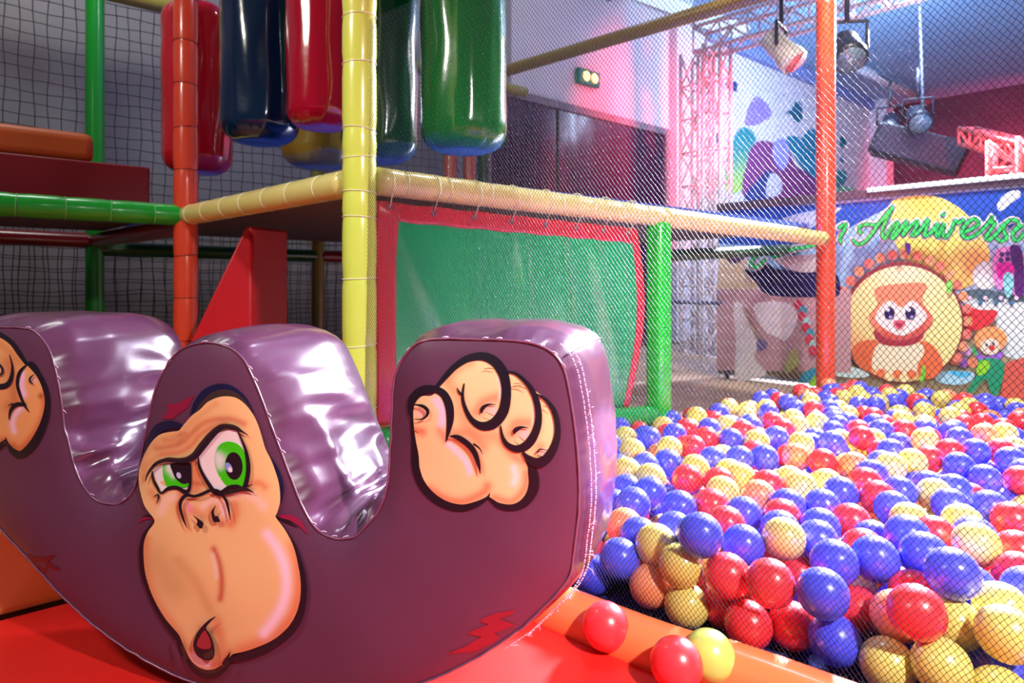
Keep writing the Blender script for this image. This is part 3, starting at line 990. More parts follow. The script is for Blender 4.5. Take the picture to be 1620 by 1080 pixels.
rm = MB().add([p - Z * .02 for p in pr] + [p + Z * .0 for p in pr], [tuple(range(n))[::-1], tuple(range(n, 2 * n))] + [(i, (i + 1) % n, n + (i + 1) % n, n + i) for i in range(n)]).build(
    'red_floor_mat', mat('vinyl_red_floor', (222, 34, 30), .42, .5, coat=.12, bump=.15, bscale=12, vary=.06), None, smooth=False)
tag(rm, 'red padded floor mat under the purple rocker', 'floor mat')
pb = [Vector((-.34, 1.5, 0)), Vector((.207, .985, 0)), Vector((.396, .855, 0)), Vector((1.15, .2, 0)), Vector((3.15, 1.62, 0)), P2 + Vector((.03, .03, 0))]
n = len(pb)
pf = MB().add([p - Z * .019 for p in pb] + [p - Z * .0005 for p in pb], [tuple(range(n))[::-1], tuple(range(n, 2 * n))] + [(i, (i + 1) % n, n + (i + 1) % n, n + i) for i in range(n)]).build(
    'pit_floor_mat', mat('vinyl_pit_floor', (30, 34, 110), .85, .1), None, smooth=False)
tag(pf, 'blue padded bottom of the ball pit under the balls', 'floor mat')
# blue low kerb at the far side of the pit
kb = MB().box(P2 + Vector((.08, .0, 0)), ED * 2.0, Vector((.714, .70, 0)) * .06, Z * .075).build('pit_kerb', mat('vinyl_blue_kerb', (40, 92, 180), .4), None, bevel=.015, auto=40)
tag(kb, 'low blue padded kerb closing the ball pit in front of the banner', 'kerb')

# orange padded roll along the foot of the net
off = Vector((-.62, -.78, 0)).normalized() * .018
rp = cat_rom([tuple(p + off + Z * .004) for p in NETP], 10)
rl_ = empty('padded_roll', NETP[0] + off, 'orange padded roll lying along the foot of the fine black net', 'padded roll')
MB().tube([tuple(p) for p in rp], [.044] * len(rp), 28).build('roll_cover', mat('vinyl_orange_roll', (240, 120, 70), .33, .5, coat=.25, bump=.08), rl_)
k = 21
q = Vector(rp[k]); d = (Vector(rp[k + 1]) - q).normalized(); s1 = d.orthogonal().normalized(); s2 = d.cross(s1)
MB().tube([q + (s1 * math.cos(t) + s2 * math.sin(t)) * .0443 for t in np.linspace(0, 2 * math.pi, 25)[:-1]], .0022, 6, closed=True).build('cable_tie', mat('tie_rust', (196, 70, 50), .4), rl_)

# ---------------------------------------------------------------- nets
def strands(lines, r, name, m, parent=None, knots=None, kr=0):
    """many thin 3-sided tubes from polylines, made with numpy"""
    Vs, Fs = [], []
    base = 0
    for L in lines:
        L = np.asarray(L, float)
        n = len(L)
        t = np.gradient(L, axis=0)
        t /= np.linalg.norm(t, axis=1)[:, None] + 1e-9
        a = np.cross(t, [0.31, -0.95, 0.05]); a /= np.linalg.norm(a, axis=1)[:, None] + 1e-9
        b = np.cross(t, a)
        ring = np.stack([L + r * (a * math.cos(q) + b * math.sin(q)) for q in (0, 2.0944, 4.1888)], 1).reshape(-1, 3)
        Vs.append(ring)
        i = np.arange(n - 1)[:, None] * 3
        for k in range(3):
            l = (k + 1) % 3
            Fs.append(np.hstack([i + k, i + l, i + 3 + l, i + 3 + k]) + base)
        base += 3 * n
    nq = None
    if knots is not None and len(knots):
        K = np.asarray(knots)
        o = np.array([(1, 0, 0), (-1, 0, 0), (0, 1, 0), (0, -1, 0), (0, 0, 1), (0, 0, -1)]) * kr
        Vs.append((K[:, None, :] + o[None]).reshape(-1, 3))
        tri = np.array([(0, 2, 4), (2, 1, 4), (1, 3, 4), (3, 0, 4), (2, 0, 5), (1, 2, 5), (3, 1, 5), (0, 3, 5)])
        nq = (np.arange(len(K))[:, None, None] * 6 + tri[None]).reshape(-1, 3) + base
    V = np.concatenate(Vs); Q = np.concatenate(Fs)
    me = bpy.data.meshes.new(name)
    nt = 0 if nq is None else len(nq)
    me.vertices.add(len(V)); me.vertices.foreach_set('co', V.astype(np.float32).ravel())
    idx = np.concatenate([Q.ravel(), nq.ravel()]) if nt else Q.ravel()
    me.loops.add(len(idx)); me.loops.foreach_set('vertex_index', idx.astype(np.int32))
    me.polygons.add(len(Q) + nt)
    st = np.r_[np.arange(len(Q)) * 4, len(Q) * 4 + np.arange(nt) * 3].astype(np.int32)
    me.polygons.foreach_set('loop_start', st)
    me.polygons.foreach_set('use_smooth', np.ones(len(st), bool))
    me.update(calc_edges=True)
    me.materials.append(m)
    ob = bpy.data.objects.new(name, me)
    COL.objects.link(ob)
    if parent:
        ob.parent = parent
        ob.matrix_parent_inverse = Matrix.Translation(-Vector(parent.location))
    return ob


# fine diamond net in front of the ball pit
NT = np.array([(-.345, 1.47, 0), (.207, .985, 0), (.396, .855, 0), (1.15, .20, 0)])
seg = np.r_[0, np.cumsum(np.linalg.norm(np.diff(NT, axis=0), axis=1))]
NTT = np.array([(-.345, 1.49, 0), (.25, .99, 0), (.45, .80, 0), (1.15, .20, 0)])
segT = np.r_[0, np.cumsum(np.linalg.norm(np.diff(NTT, axis=0), axis=1))]
NLEN = seg[-1]
NB_, NTOP = .038, 1.16


def net_pt(s, h):
    """s metres along, h height above the lower edge (arrays)"""
    f = np.clip(h / .6, 0, 1)[:, None]
    f = f * f * (3 - 2 * f)
    b = np.c_[[np.interp(s, seg, NT[:, k]) for k in range(3)]].T
    t = np.c_[[np.interp(s / NLEN * segT[-1], segT, NTT[:, k]) for k in range(3)]].T
    p = b * (1 - f) + t * f
    p[:, 2] = NB_ + h
    w = .006 * np.sin(s * 9 + h * 3) * np.sin(np.clip(h / (NTOP - NB_), 0, 1) * math.pi)
    p[:, 0] -= w * .6
    p[:, 1] -= w * .8
    return p


dx, dz = .0072, .0094
HN = NTOP - NB_
nz = int(HN / dz)
lines, knots = [], []
kx = int(NLEN / dx)
for sgn in (1, -1):
    for k in range(-nz if sgn > 0 else 0, kx if sgn > 0 else kx + nz):
        j = np.arange(0, nz + 1)
        s_ = (k + sgn * j) * dx
        ok = (s_ >= 0) & (s_ <= NLEN)
        if ok.sum() < 3:
            continue
        jj = j[ok]
        h = jj * dz
        # each strand zigzags a little between the knots
        s2 = s_[ok] + .0006 * np.where(jj % 2, 1, -1)
        P = net_pt(s2, h)
        if len(P) > 3:
            lines.append(P)
jj, kk = np.meshgrid(np.arange(nz + 1), np.arange(kx))
ok = ((jj + kk) % 2 == 0)
K = net_pt((kk[ok] * dx).astype(float), (jj[ok] * dz).astype(float))
m_net = mat('net_black', (8, 8, 16), .6, .2)
nt_root = empty('ball_pit_net', (-.345, 1.47, .04), 'fine black diamond-mesh net hanging in front of the ball pit', 'net')
strands(lines, .00036, 'mesh', m_net, nt_root)
strands([lines[0][:3]], .0003, 'knots', mat('net_knot', (60, 60, 90), .3, .8), nt_root, K, .0008)
# frayed lower selvedge
ls_ = np.linspace(.02, NLEN, 420)
hh = .004 + .0035 * rng.standard_normal(420)
strands([net_pt(ls_, np.abs(hh)), net_pt(ls_, np.abs(hh[::-1]) + .002)] +
        [net_pt(np.array([s, s + rng.uniform(-.006, .006), s + rng.uniform(-.012, .012)]), np.array([.004, -.004, -.01 - .008 * rng.random()])) for s in ls_[::2]],
        .0006, 'frayed_edge', m_net, nt_root)


def square_net(name, p0, d, L, z0, z1, cell, r, label, sag=.012):
    ls = []
    nrm = np.array([-d.y, d.x, 0])
    p0 = np.array(p0); dd = np.array(d)
    hs = np.arange(z0, z1, cell)
    for h in hs:
        s = np.arange(0, L, cell / 2)
        z = h - .006 * np.abs(np.sin(s * math.pi / .55)) + .003 * np.sin(s * 23 + h * 50)
        w = sag * np.sin(s * 4 + h * 3)
        ls.append(p0 + dd * s[:, None] + nrm * w[:, None] + np.c_[0 * s, 0 * s, z])
    for s0 in np.arange(0, L, cell):
        z = np.arange(z0, z1, cell / 2)
        s = s0 + .004 * np.sin(z * 19 + s0 * 31)
        w = sag * np.sin(s * 4 + z * 3)
        ls.append(p0 + dd * s[:, None] + nrm * w[:, None] + np.c_[0 * z, 0 * z, z])
    o = strands(ls, r, name, mat('net_cord_black', (20, 20, 28), .6), None)
    tag(o, label, 'net')
    return o


square_net('climbing_net', P7 - dB * .9 + Vector((-.035, .045, 0)), dB, 3.6, .16, 1.9, .052, .0022, 'black square-mesh net stretched between the rear posts')
square_net('climbing_net', P7 - dB * .9 + Vector((-.11, .12, 0)), dB, 3.6, .0, .84, .056, .0022, 'second black square-mesh net just behind, below the beams')

# ---------------------------------------------------------------- balls
BVIS = "R530,844,121 Y635,828,101 Y553,830,59 B613,897,148 B441,914,112 Y509,873,35 B460,918,44 R382,952,109 R356,970,38 R423,973,35 R335,1002,97 B566,1004,123 Y610,890,81 B298,1019,154 Y280,1034,35 Y463,1097,118 Y273,1040,97 B186,1114,76 O231,1075,47 Y763,1059,124 B497,994,121 B634,990,134 B395,1101,104 Y247,1103,105 R126,1184,90 R517,968,60 Y677,891,102 B86,1198,35 B145,1148,35 B39,1239,64 B72,1302,94 B663,1081,128 B647,862,35 O543,908,83 B533,1123,104 R945,1217,104 R-61,1324,39 R-14,1410,89 R339,1035,35 B-9,1279,35 B-116,1370,43 R635,1206,105 B246,1307,104 R401,1473,104 B954,1286,104 B334,1286,104 R173,1442,90 B758,1282,104 B-169,1415,35 Y-285,1513,35 B449,1248,104 O519,1356,104 R388,1170,113 R402,1299,104 B-222,1459,35 B885,1299,104 B625,1295,104 B703,1377,104 R-112,1550,91 B296,1378,104 Y636,1421,104 Y897,1367,104 B1112,1514,92 B-202,1584,72 R843,1075,104 R750,1144,104 R767,1351,104 B1096,1580,104 Y-57,1486,87 B649,1655,104 R785,998,100 O215,1230,88 O737,1669,104 B684,960,97 R779,1614,104 B6,1552,88 Y843,1206,104 R508,1144,35 R595,952,92 Y927,1575,104 B1237,1718,104 B230,1165,94 Y1002,1613,104 Y452,1383,104 B1263,1631,104 B133,1567,90 B388,1604,105 B217,1381,77 Y526,1485,104 R795,1449,104 Y609,803,36 R1017,1874,104 B567,1184,104 O840,1581,104 B97,1445,90 B901,1814,104 R1065,1642,104 R1193,1510,90 Y272,1530,105 B829,1379,105 Y749,1213,104 B555,1297,104 R494,1759,104 R516,1231,105 Y1181,1843,104 B210,1553,84 Y147,1287,74 B769,1874,104 B60,1381,89 B959,1397,104 B396,1859,105 B627,1844,104 B581,1643,104 B511,1637,104 R567,1429,104 Y318,1477,105 R591,1084,104 B279,1851,91 R128,1355,74 O1397,1905,104 Y320,1718,105 B308,1220,85 B-65,1623,85 B75,1809,88 R1168,1718,104 Y443,1560,104 Y426,1742,105 Y724,1483,91 B-131,1643,95 R561,1862,104 B257,1447,89 Y582,1094,35 R657,1097,35 R1305,1718,104 R1195,1963,104 B65,1588,91 Y807,1799,104 B1291,1858,104 Y1469,1921,104 B1011,1718,104 R466,1451,104 B637,1137,98 B488,1172,104 O73,1511,86 B-52,1390,35 B483,1913,104 Y187,1778,89 B845,1512,104 Y1027,2169,86 Y-156,1482,35 B946,1464,92 B740,922,110 Y4,1348,35 B3,1634,92 Y-218,1528,35 Y693,1824,105 B1125,1963,105 R282,1991,90 Y-97,1444,35 Y1478,2170,104 Y1714,2573,91 Y939,2114,85 B200,1622,84 R702,1957,104 B-152,1552,35 B326,1572,104 Y344,1955,85 R33,1737,84 R869,1170,35 Y622,2170,104 Y1483,2318,93 R536,1980,104 R885,2193,82 O-94,1514,35 B445,1072,35 B819,1140,104 Y675,2021,105 R867,2058,87 R1478,2101,91 R1686,2334,91 B1143,1902,78 B1359,1993,91 R193,1695,83 B606,1981,105 R1649,2090,105 R1036,1454,67 B92,1272,35 B1494,2516,90 B1376,2438,92 R29,1413,35 B341,2041,95 Y336,1134,84 Y128,1780,52 B910,2284,95 B1063,2479,94 R148,1230,35 O307,1096,35 Y1323,2180,90 R442,1150,64 R1099,2346,93 Y676,1568,74 R1556,2130,90 Y1330,2576,95 B1307,2427,95 B1061,2403,85 Y790,2348,96 B1012,2025,87 B733,2284,94 Y494,2104,85 B1302,2032,91 B547,2214,84 B1151,1517,35 Y831,2288,82 Y399,1030,66 R1589,2531,87 B884,1904,77 R1090,2025,90 B269,1630,86 B1059,2090,91 Y954,2184,94 B980,2534,95 Y1073,1912,88 Y986,1934,81 R1022,1786,84 R754,1752,82 B1778,2414,90 R1056,2549,90 Y529,1568,91 B181,1333,35 B1189,2112,92 R664,1763,89 B784,2103,84 B1711,2658,88 R1275,2333,76 Y1206,2313,82 Y1163,2506,95 R1258,2240,88 B950,1657,89 B1918,2535,75 B1862,2374,82 Y214,1869,72 Y1617,2326,92 R693,2214,81 B1113,2133,92 Y1692,2769,86 B1166,2370,93 B633,954,35 B336,1413,35 R1264,2818,82 Y1478,2762,86 Y860,1645,85 Y1418,1824,85 R557,1018,35 B1103,2201,86 O1768,2616,90 Y1346,2101,91 Y1563,2664,90 B260,1711,71 R412,2101,71 Y1402,2577,92 O771,1418,35 B201,1186,35 R-27,1452,35 B-60,1703,74 Y861,2362,85 R1573,2059,89 B1623,2697,78 R1791,2550,89 B1553,1993,75 B931,1978,75 B1786,2330,61 Y943,2387,91 B1138,2288,84 B1853,2519,91 B1271,2612,87 B981,1557,63 R1231,1904,94 O413,1801,72 B937,1860,67 Y1707,2402,95 O1207,2639,90 B1212,1619,35 B1275,1702,35 Y1918,2454,83 B1236,2498,90 Y1424,2499,91 O1435,2914,92 B297,1787,71 R-157,1621,35 B684,1170,35 B1532,2831,91 R706,894,35 B1519,2378,95 B1346,2728,95 Y956,1298,35 Y1422,2361,75 B1137,1726,35 B375,1548,35 B702,987,35 Y576,1761,77 B1546,2760,72 Y1037,1938,35 B1060,2618,93 R1256,2168,77 R488,2022,79 Y1223,2410,84 Y445,1545,35 Y318,1346,35 B1335,2247,80 R248,1135,35 B1248,1565,92 R1636,2811,81 B311,1086,127 O1679,2260,76 B1625,2193,78 Y894,1379,35 R1462,2830,82 B1367,1742,84 R1342,2658,90 B624,1036,35 R1063,2262,76 B1417,2059,84 B1834,2456,69 R1279,2707,84 R1354,1839,64 Y1160,1449,41 B418,2031,71 R1539,2198,87 O850,1099,35 O337,1648,89 R629,2246,88 B72,1338,35 O911,1446,35 B499,1291,35 B1322,1764,35 B50,1551,35 Y922,2488,68 B813,2201,73 Y217,1275,35 R1541,2901,87 B815,1725,65 B703,1745,35 B819,1535,35 B1668,2494,35 B159,1887,35 Y995,1882,35 R757,1990,76 Y1675,2561,35 R498,1840,85 Y636,1924,79 B1212,1549,35 B1728,2495,69 B36,1482,35 O826,2449,84 B758,1701,35 O1759,2218,91 R267,1404,35 B640,1429,35 B1389,2154,76 B438,1681,35 Y575,2087,83 O521,1362,35 B1394,2786,89 R1516,2299,35 Y1129,2429,83 R367,1617,35 Y771,1331,35 O651,1483,77 Y1473,2245,35 B888,1309,35 O1212,2027,83 R1546,2360,35 R625,1672,35 R558,1193,35 B620,1224,35 B1183,2574,82 B1599,2642,35 B1155,1658,35 Y1017,2421,35 B732,2156,80 Y493,1219,35 Y1649,2611,76 Y583,1332,35 B172,1581,35 B730,2060,88 B1261,2034,35 R1253,1767,35 Y1441,2425,56 R1488,2017,82 B1860,2618,69 Y694,1675,35 B1150,2057,75 B1505,2435,35 Y1095,1623,35 B470,1801,35 B268,1889,35 R628,1741,35 O296,1470,35 B1225,2786,35 B250,1823,35 R1478,2371,35 O1536,2515,35 Y-91,1584,35 Y1080,2584,35 O1462,2488,35 B737,1125,35 B1009,1679,35 R116,1529,35 Y744,1553,65 B1480,2556,35 Y1197,1911,35 R739,2376,57 B1573,2423,35 B936,2428,35 R166,1401,35 B1387,2098,35 Y215,1450,35 B1446,2309,35 Y1079,2514,35 R506,1672,35 O813,1947,58 R909,2364,35 B1428,2195,35 O-24,1520,35 Y260,1220,35 B1689,2157,84 B241,1592,35 B1487,2612,75 R513,1530,35 R1318,1994,35 R1177,1782,35 Y855,2151,35 R864,1434,84 B39,1620,35 B379,1157,35 B954,1500,35 B714,1079,79 R1719,2614,35 B802,1149,35 R1465,2063,35 O977,2363,35 O978,1814,35 Y1775,2655,35 Y1082,2446,35 R571,1569,35 B98,1404,35 R669,1026,86 Y-31,1655,35 R1380,2400,35 Y1640,2430,35 B763,1494,35 Y880,2301,35 Y706,2015,35 R105,1842,35 B1607,2573,35 B766,1868,35 R676,1814,35 R683,1949,35 O874,1700,35 B1662,2734,35 Y859,2236,35 B1008,1330,70 B638,1290,35 Y1206,1715,35 R1517,2113,35 B522,1461,35 R1398,2259,35 O1107,1942,35 Y919,1571,35 R1279,1633,35 B1294,1827,35 R506,1602,35 R1128,2007,35 B988,2195,35 Y973,1620,35 Y424,1211,35 R184,1512,35 B1884,2491,35 B415,1924,35 Y1151,2474,35 B994,1747,35 B365,1479,35 R82,1732,35 B430,1280,35 B1054,2005,35 B1378,2030,35 B573,1410,35 B745,1802,35 B1248,2284,35 B356,1222,35 R397,1857,35 Y1389,1786,35 R1789,2722,35 B377,1088,35 Y985,2126,35 O896,2095,35 O410,1743,35"
BHID = "B1679,1365,35 B775,978,35 B1292,2210,35 Y1954,2488,35 O824,805,35 B2285,2042,35 B1379,2325,35 R734,2103,35 Y1532,2045,35 Y1903,1659,35 B2198,1742,35 Y589,1477,35 Y2416,2065,35 B1315,2825,35 B833,1885,35 B2138,1985,35 Y1774,2455,35 B715,1376,35 B566,1637,35 Y1604,2771,35 Y463,2069,35 Y1782,1830,35 B1116,2244,35 O1522,2655,35 R2183,2037,35 Y1328,2699,35 B821,2339,35 B551,1984,35 B2089,1852,35 B1091,1552,35 B1062,1757,35 B1507,1899,35 Y885,1238,35 R755,2313,35 R381,1985,35 Y1570,1784,35 Y1800,1630,35 R249,1336,35 B2003,1972,35 Y1894,1539,35 R1493,1285,35 B853,1596,35 B1599,2487,35 B1370,1429,35 B939,902,35 Y1817,2397,35 R1703,1590,35 B2354,2035,35 B1445,1929,35 B1216,1410,35 O1361,1297,35 B1772,1703,35 Y1639,1472,35 Y2178,2172,35 B615,2117,35 B1930,2259,35 R1378,1537,35 O1692,1729,35 B2065,2101,35 Y907,1641,35 B319,1844,35 B1159,2333,35 R881,1834,35 Y1321,2069,35 B1106,1259,35 Y1619,1538,35 Y2288,2159,35 R1363,2586,35 Y1871,1450,35 Y2133,2405,35 R1682,2374,35 R1886,1750,35 B784,1600,35 O1226,2601,35 R750,1042,35 B1679,2204,35 B1812,2513,35 B702,2265,35 B1280,1439,35 Y697,1514,35 B1175,2406,35 R252,1524,35 R1146,2113,35 B1565,1938,35 Y1980,2211,35 B405,1422,35 R1586,2100,35 R1216,1120,35 R1563,1275,35 B770,2044,35 B1718,1974,35 B825,1463,35 B1140,2547,35 B1649,2073,35 Y1575,2169,35 R1154,1382,35 Y503,1934,35 B296,1952,35 B1219,2460,35 Y1345,1161,35 Y1916,1850,35 R1069,994,35 Y1131,944,35 O1359,2201,35 R1505,2801,35 B1040,1280,35 R870,909,35 R464,1875,35 Y898,2025,35 B813,1818,35 B1844,1996,35 B844,973,35 Y1251,1245,35 Y1100,1101,35 Y1449,1860,35 R1226,2360,35 Y749,1194,35 R1465,1212,35 B1263,1889,35 R2070,1969,35 R1111,1804,35 Y744,2207,35 Y1860,2257,35 B1411,1347,35 B1570,2706,35 R1282,1545,35 R368,2063,35 B1757,1498,35 B917,1082,35 B316,1731,35 B-100,1661,35 O1744,2181,35 R2521,2025,35 R936,1190,35 R1253,1007,35 R616,1154,35 B1976,2036,35 B1272,2414,35 B539,2120,35 R1451,1662,35 B1015,2540,35 R2231,1877,35 Y2372,2149,35 Y962,1368,35 B1665,2664,35 B1469,2935,35 R800,740,35 R1065,925,35 B1702,1906,35 Y699,819,35 Y1413,2537,35 R621,1980,35 B229,1660,35 Y607,1807,35 Y2004,1675,35 Y1749,2383,35 B1866,2558,35 B1222,1310,35 B1734,2249,35 R2360,1924,35 B2007,2372,35 O1649,1976,35 B1025,2069,35 B2041,1903,35 Y1502,1614,35 B679,2146,35 Y1018,1070,35 B1739,2769,35 Y1045,1828,35 B309,1576,35 B1572,1456,35 B-22,1588,35 B2291,1912,35 B564,1264,35 R863,2480,35 B1387,1891,35 R2434,1998,35 O1287,2566,35 B935,773,35 Y936,1921,35 B2337,2208,35 B1670,1658,35 R1632,1299,35 B448,1476,35 O1910,2358,35 Y584,2245,35 B1205,2076,35 B1355,2766,35 Y1346,2887,35 Y1501,2722,35 R2067,2171,35 R181,1821,35 R1022,803,35 R1437,2785,35 Y224,1758,35 Y1437,2874,35 R1503,1968,35 B1431,2605,35 R2137,2335,35 B1579,1861,35 Y1951,2415,35 Y1084,1344,35 O2291,2260,35 B1714,1834,35 R1787,2089,35 O1287,2756,35 Y1852,1822,35 Y1161,1851,35 B1395,2472,35 B1946,1714,35 R1049,1205,35 B1578,1343,35 R1748,2551,35 Y1184,2673,35 R750,1935,35 B161,1649,35 Y1776,2013,35 B1316,2295,35 B2198,2105,35 R1310,1046,35 B1437,1411,35 R1910,2017,35 Y1532,1513,35 Y1654,2310,35 Y1329,2138,35 B984,959,35 B1384,1640,35 R1206,2146,35 B1093,2309,35 R1881,2421,35 R135,1462,35 B1642,2142,35 Y979,1435,35 O1321,2365,35 Y1465,1531,35 B877,1958,35 B1413,1139,35 Y1090,1482,35 B828,2082,35 B1152,1148,35 R1110,2382,35 B2014,1799,35 Y1875,2132,35 Y1848,2325,35 B452,1982,35 Y1497,2180,35 B1148,1314,35 Y1748,1770,35 Y2234,2218,35 B2188,2271,35 Y928,2231,35 Y1480,1725,35 R361,1291,35 B1970,2556,35 Y689,1240,35 B1723,2318,35 Y1564,1646,35 R1947,2150,35 R945,2545,35 Y1409,2722,35 B30,1688,35 R1933,1596,35 B455,1345,35 B1182,1254,35 Y2003,1597,35 B2131,2121,35 O2429,1929,35 B-16,1740,35 Y1480,1356,35 B1707,2112,35 B504,1741,35 R1688,2816,35 R534,1872,35 Y1192,1981,35 Y315,2018,35 R859,1769,35 R1885,1916,35 Y1222,2213,35 B1019,2295,35 R1798,2224,35 B2014,2441,35 Y2243,1987,35 B579,2176,35 B1841,2675,35 B1535,2956,35 R1330,2451,35 B774,909,35 R631,1603,35 B1615,1402,35 B308,1171,35 R1985,1862,35 Y721,723,35 B2208,1811,35 R1226,1831,35 B1823,1886,35 Y642,2205,35 B2162,1865,35 R2110,1736,35 B150,1718,35 Y2114,2051,35 B1195,1048,35 R1554,2240,35 B1127,1034,35 B925,2161,35 O1343,1365,35 B765,841,35 Y927,1768,35 B788,2417,35 B1629,1910,35 B534,2051,35 R689,2334,35 B1586,2909,35 B1831,1507,35 B299,1665,35 R758,1263,35 O1278,1181,35 O2122,2214,35 B1057,2131,35 B987,1986,35 R1252,2666,35 R1623,1607,35 R1326,1237,35 Y2044,2237,35 O1291,1302,35 Y785,2151,35 B857,2410,35 R2183,1931,35 B1805,2592,35 Y1327,1491,35 Y1068,2653,35 O1057,2206,35 B1571,2840,35 R1034,1590,35 R825,1374,35 B629,1871,35 Y1345,1698,35 R913,966,35 B1709,2437,35 Y1400,2932,35 O1449,2130,35 B1809,2155,35 B1382,1960,35 R1622,1708,35 R1312,2631,35 Y1223,1479,35 B2206,2338,35 Y1094,2067,35 Y106,1596,35 B1517,1829,35 B1897,2198,35 B1599,2025,35 R1945,1786,35 B473,1412,35 Y2483,2083,35 R971,1124,35 B1207,2528,35 B1373,1250,84 R1458,1791,35 Y1736,1648,53 B2131,2167,86 B2239,1932,76 Y1294,1114,35 Y1988,1750,77 R1202,1359,79 R1323,1411,82 R1926,2084,35 R1290,1260,90 Y2076,1789,63 R1629,1351,81 B1081,1299,87 B823,868,63 B1156,1091,73 Y1096,1873,35 Y1396,1207,35 R2232,2163,77 Y1802,1445,35 Y1126,1351,90 R1581,1505,83 Y1490,1457,35 B2047,1635,72 Y1258,1959,35 R1831,2110,84 Y1683,1949,89 R1966,2317,35 B1624,2247,35 Y2276,1823,35 R1425,1270,35 B1421,1525,88 R947,942,91 B1604,1818,84 B2116,1916,35 O348,1907,35 O1853,2066,35 Y967,1073,82 B2075,1927,90 B1029,1386,35 B1813,2272,84 Y830,2010,35 Y1736,1728,89 R2285,2210,82 Y1146,1274,91 B1111,892,75 B2191,1984,80 B1142,2617,35 Y2313,1978,35 R2046,2034,35 Y2169,2372,84 B2405,1864,35 Y728,844,93 R1750,1876,76 B2470,2034,82 B1012,1011,71 B1609,1953,87 R793,2255,35 R1870,1868,84 Y1639,1775,35 Y2261,2101,63 Y982,2480,35 Y1819,2030,89 B1409,1677,89 B1092,1162,69 R1450,1314,82 R1334,1591,35 R1710,1480,84 B2123,1875,91 R1584,2303,35 Y357,1786,35 Y93,1665,35 B1046,2358,35 B1361,1093,35 Y1526,1328,78 B961,837,35 R2075,2366,35 B1954,1989,81 B1711,2042,35 R2000,1925,86 B1208,1189,35 R2008,2160,70 Y1756,2130,81 Y647,1360,35 R949,2300,35 B1551,1895,88 R2182,2305,94 Y1895,1799,83 R2082,2452,35 O1864,1602,35 B957,2062,35 Y1384,2657,35 B1520,1763,77 O457,2139,35 B2017,2406,95 Y630,1534,35 B1510,1674,70 Y1844,2197,79 Y1786,1562,35 R942,1700,35 R1754,1397,50 R1888,1968,80 R1996,2101,35 Y884,1025,54 O1687,1523,35 Y1907,2154,91 R1919,2603,35 B1419,1479,35 Y565,1707,35 B915,1137,75 R996,1178,70 R386,1356,35 R637,2290,35 B1540,2588,35 Y1841,1690,35 R1696,1433,35 B368,1687,35 B1840,1558,82 B2079,2213,89 Y2370,2187,92 R538,1802,35 R1384,2829,35 B1068,855,35 Y1646,1843,35 Y2036,2309,35 Y2234,2039,81 Y1667,1613,88 B1190,979,35 Y1120,2697,35 B1372,1477,86 Y1331,1645,79 B1613,2367,35 B1029,1516,35 R2375,2097,81 B1611,1249,78 B2156,2079,84 R2099,2279,35 Y1173,2741,35 B1613,1658,82 R2139,1799,35 B1039,1136,35 R1957,1830,88 Y1813,1800,89 B2041,1734,35 R1768,1928,35 B2200,1851,92 Y1273,1369,35 R226,1944,35 R1274,1492,80 R1994,2267,73 Y2493,1961,35 Y1506,2871,35 R816,934,84 B662,760,35 R1668,1699,92 Y705,1307,35 B1142,1208,67 Y1116,988,86 Y1278,2497,35 B1078,1689,35 R923,715,70 B2095,1668,35 B987,1236,35 R803,671,35 O1487,1407,83 B1899,1706,86 R2158,1689,53 B1092,1413,35 B891,827,35 Y1723,2701,35 Y827,1276,35 Y2324,2099,35 B1560,1576,35 Y2336,1858,35 R1649,2024,84 R1953,1924,35 B582,1922,35 Y1937,2217,89 R1824,1943,74 Y2377,1980,71 B1522,1232,70 R1372,1336,91 Y510,2183,35 Y1509,1561,79 R1484,3003,35 B2069,2136,94 Y1958,2366,84 B869,752,35 R954,1023,35 R1411,1720,35 B2434,2128,57 Y1440,1999,35 B1486,1821,96 B715,1609,35 R1318,1195,90 R698,1881,35 Y762,697,84 Y750,780,61 Y885,1511,35 R1147,2183,35 Y1385,1588,82 Y604,2047,35 R437,1613,35 B1015,2608,35 Y671,2075,35 R1611,1442,91 B1536,1397,35 Y1026,945,88 B858,693,70 Y1265,2110,35 Y1969,1536,35 Y1553,1716,35 Y1072,1051,74 O1694,1784,78 Y2021,2509,35 B2036,1849,79 Y1817,1756,35 R2037,1994,91 R1217,1261,94 Y1255,1408,92 Y2248,2299,72 B1454,2670,35 R2582,1991,35 B1181,2268,35 B1899,2304,77 O1843,1641,88 Y2267,1754,35 Y2108,2429,95 Y902,873,85 R1755,2056,87 B1252,1069,67 Y1080,1229,92 R2321,2053,93 B515,1074,35 Y1152,1585,35 B1436,1593,35 O981,2252,74 R815,1662,35 R1957,1646,77 O818,1038,35 B1007,888,35 B1664,1883,88 B38,1785,35 B1637,2862,35 B1735,1547,79 R707,1445,35 Y2173,2223,82 R292,1282,35 R1344,2519,35 O1324,1922,35"
BC = {'B': ('blue', (78, 84, 244)), 'R': ('red', (244, 56, 66)), 'Y': ('yellow', (226, 206, 112)), 'O': ('orange', (246, 146, 100))}
bme = {}
bmb = bmesh.new()
bmesh.ops.create_icosphere(bmb, subdivisions=4, radius=.035)
for v in bmb.verts:                                    # moulding seam round the middle
    k = math.exp(-(v.co.z / .0011) ** 2)
    v.co += v.co.normalized() * (.0005 * k)
for k, (nm, c) in BC.items():
    me = bpy.data.meshes.new(nm + '_ball')
    bmb.to_mesh(me)
    me.polygons.foreach_set('use_smooth', [True] * len(me.polygons))
    me.materials.append(mat('ball_' + nm, c, .3, .5, coat=.25, coat_rough=.15, sub=.25))
    bme[k] = me
bmb.free()


def parse(s):
    out = []
    for w in s.split():
        a_, b_, c_ = w[1:].split(',')
        out.append((w[0], int(a_) / 1000, int(b_) / 1000, int(c_) / 1000))
    return out


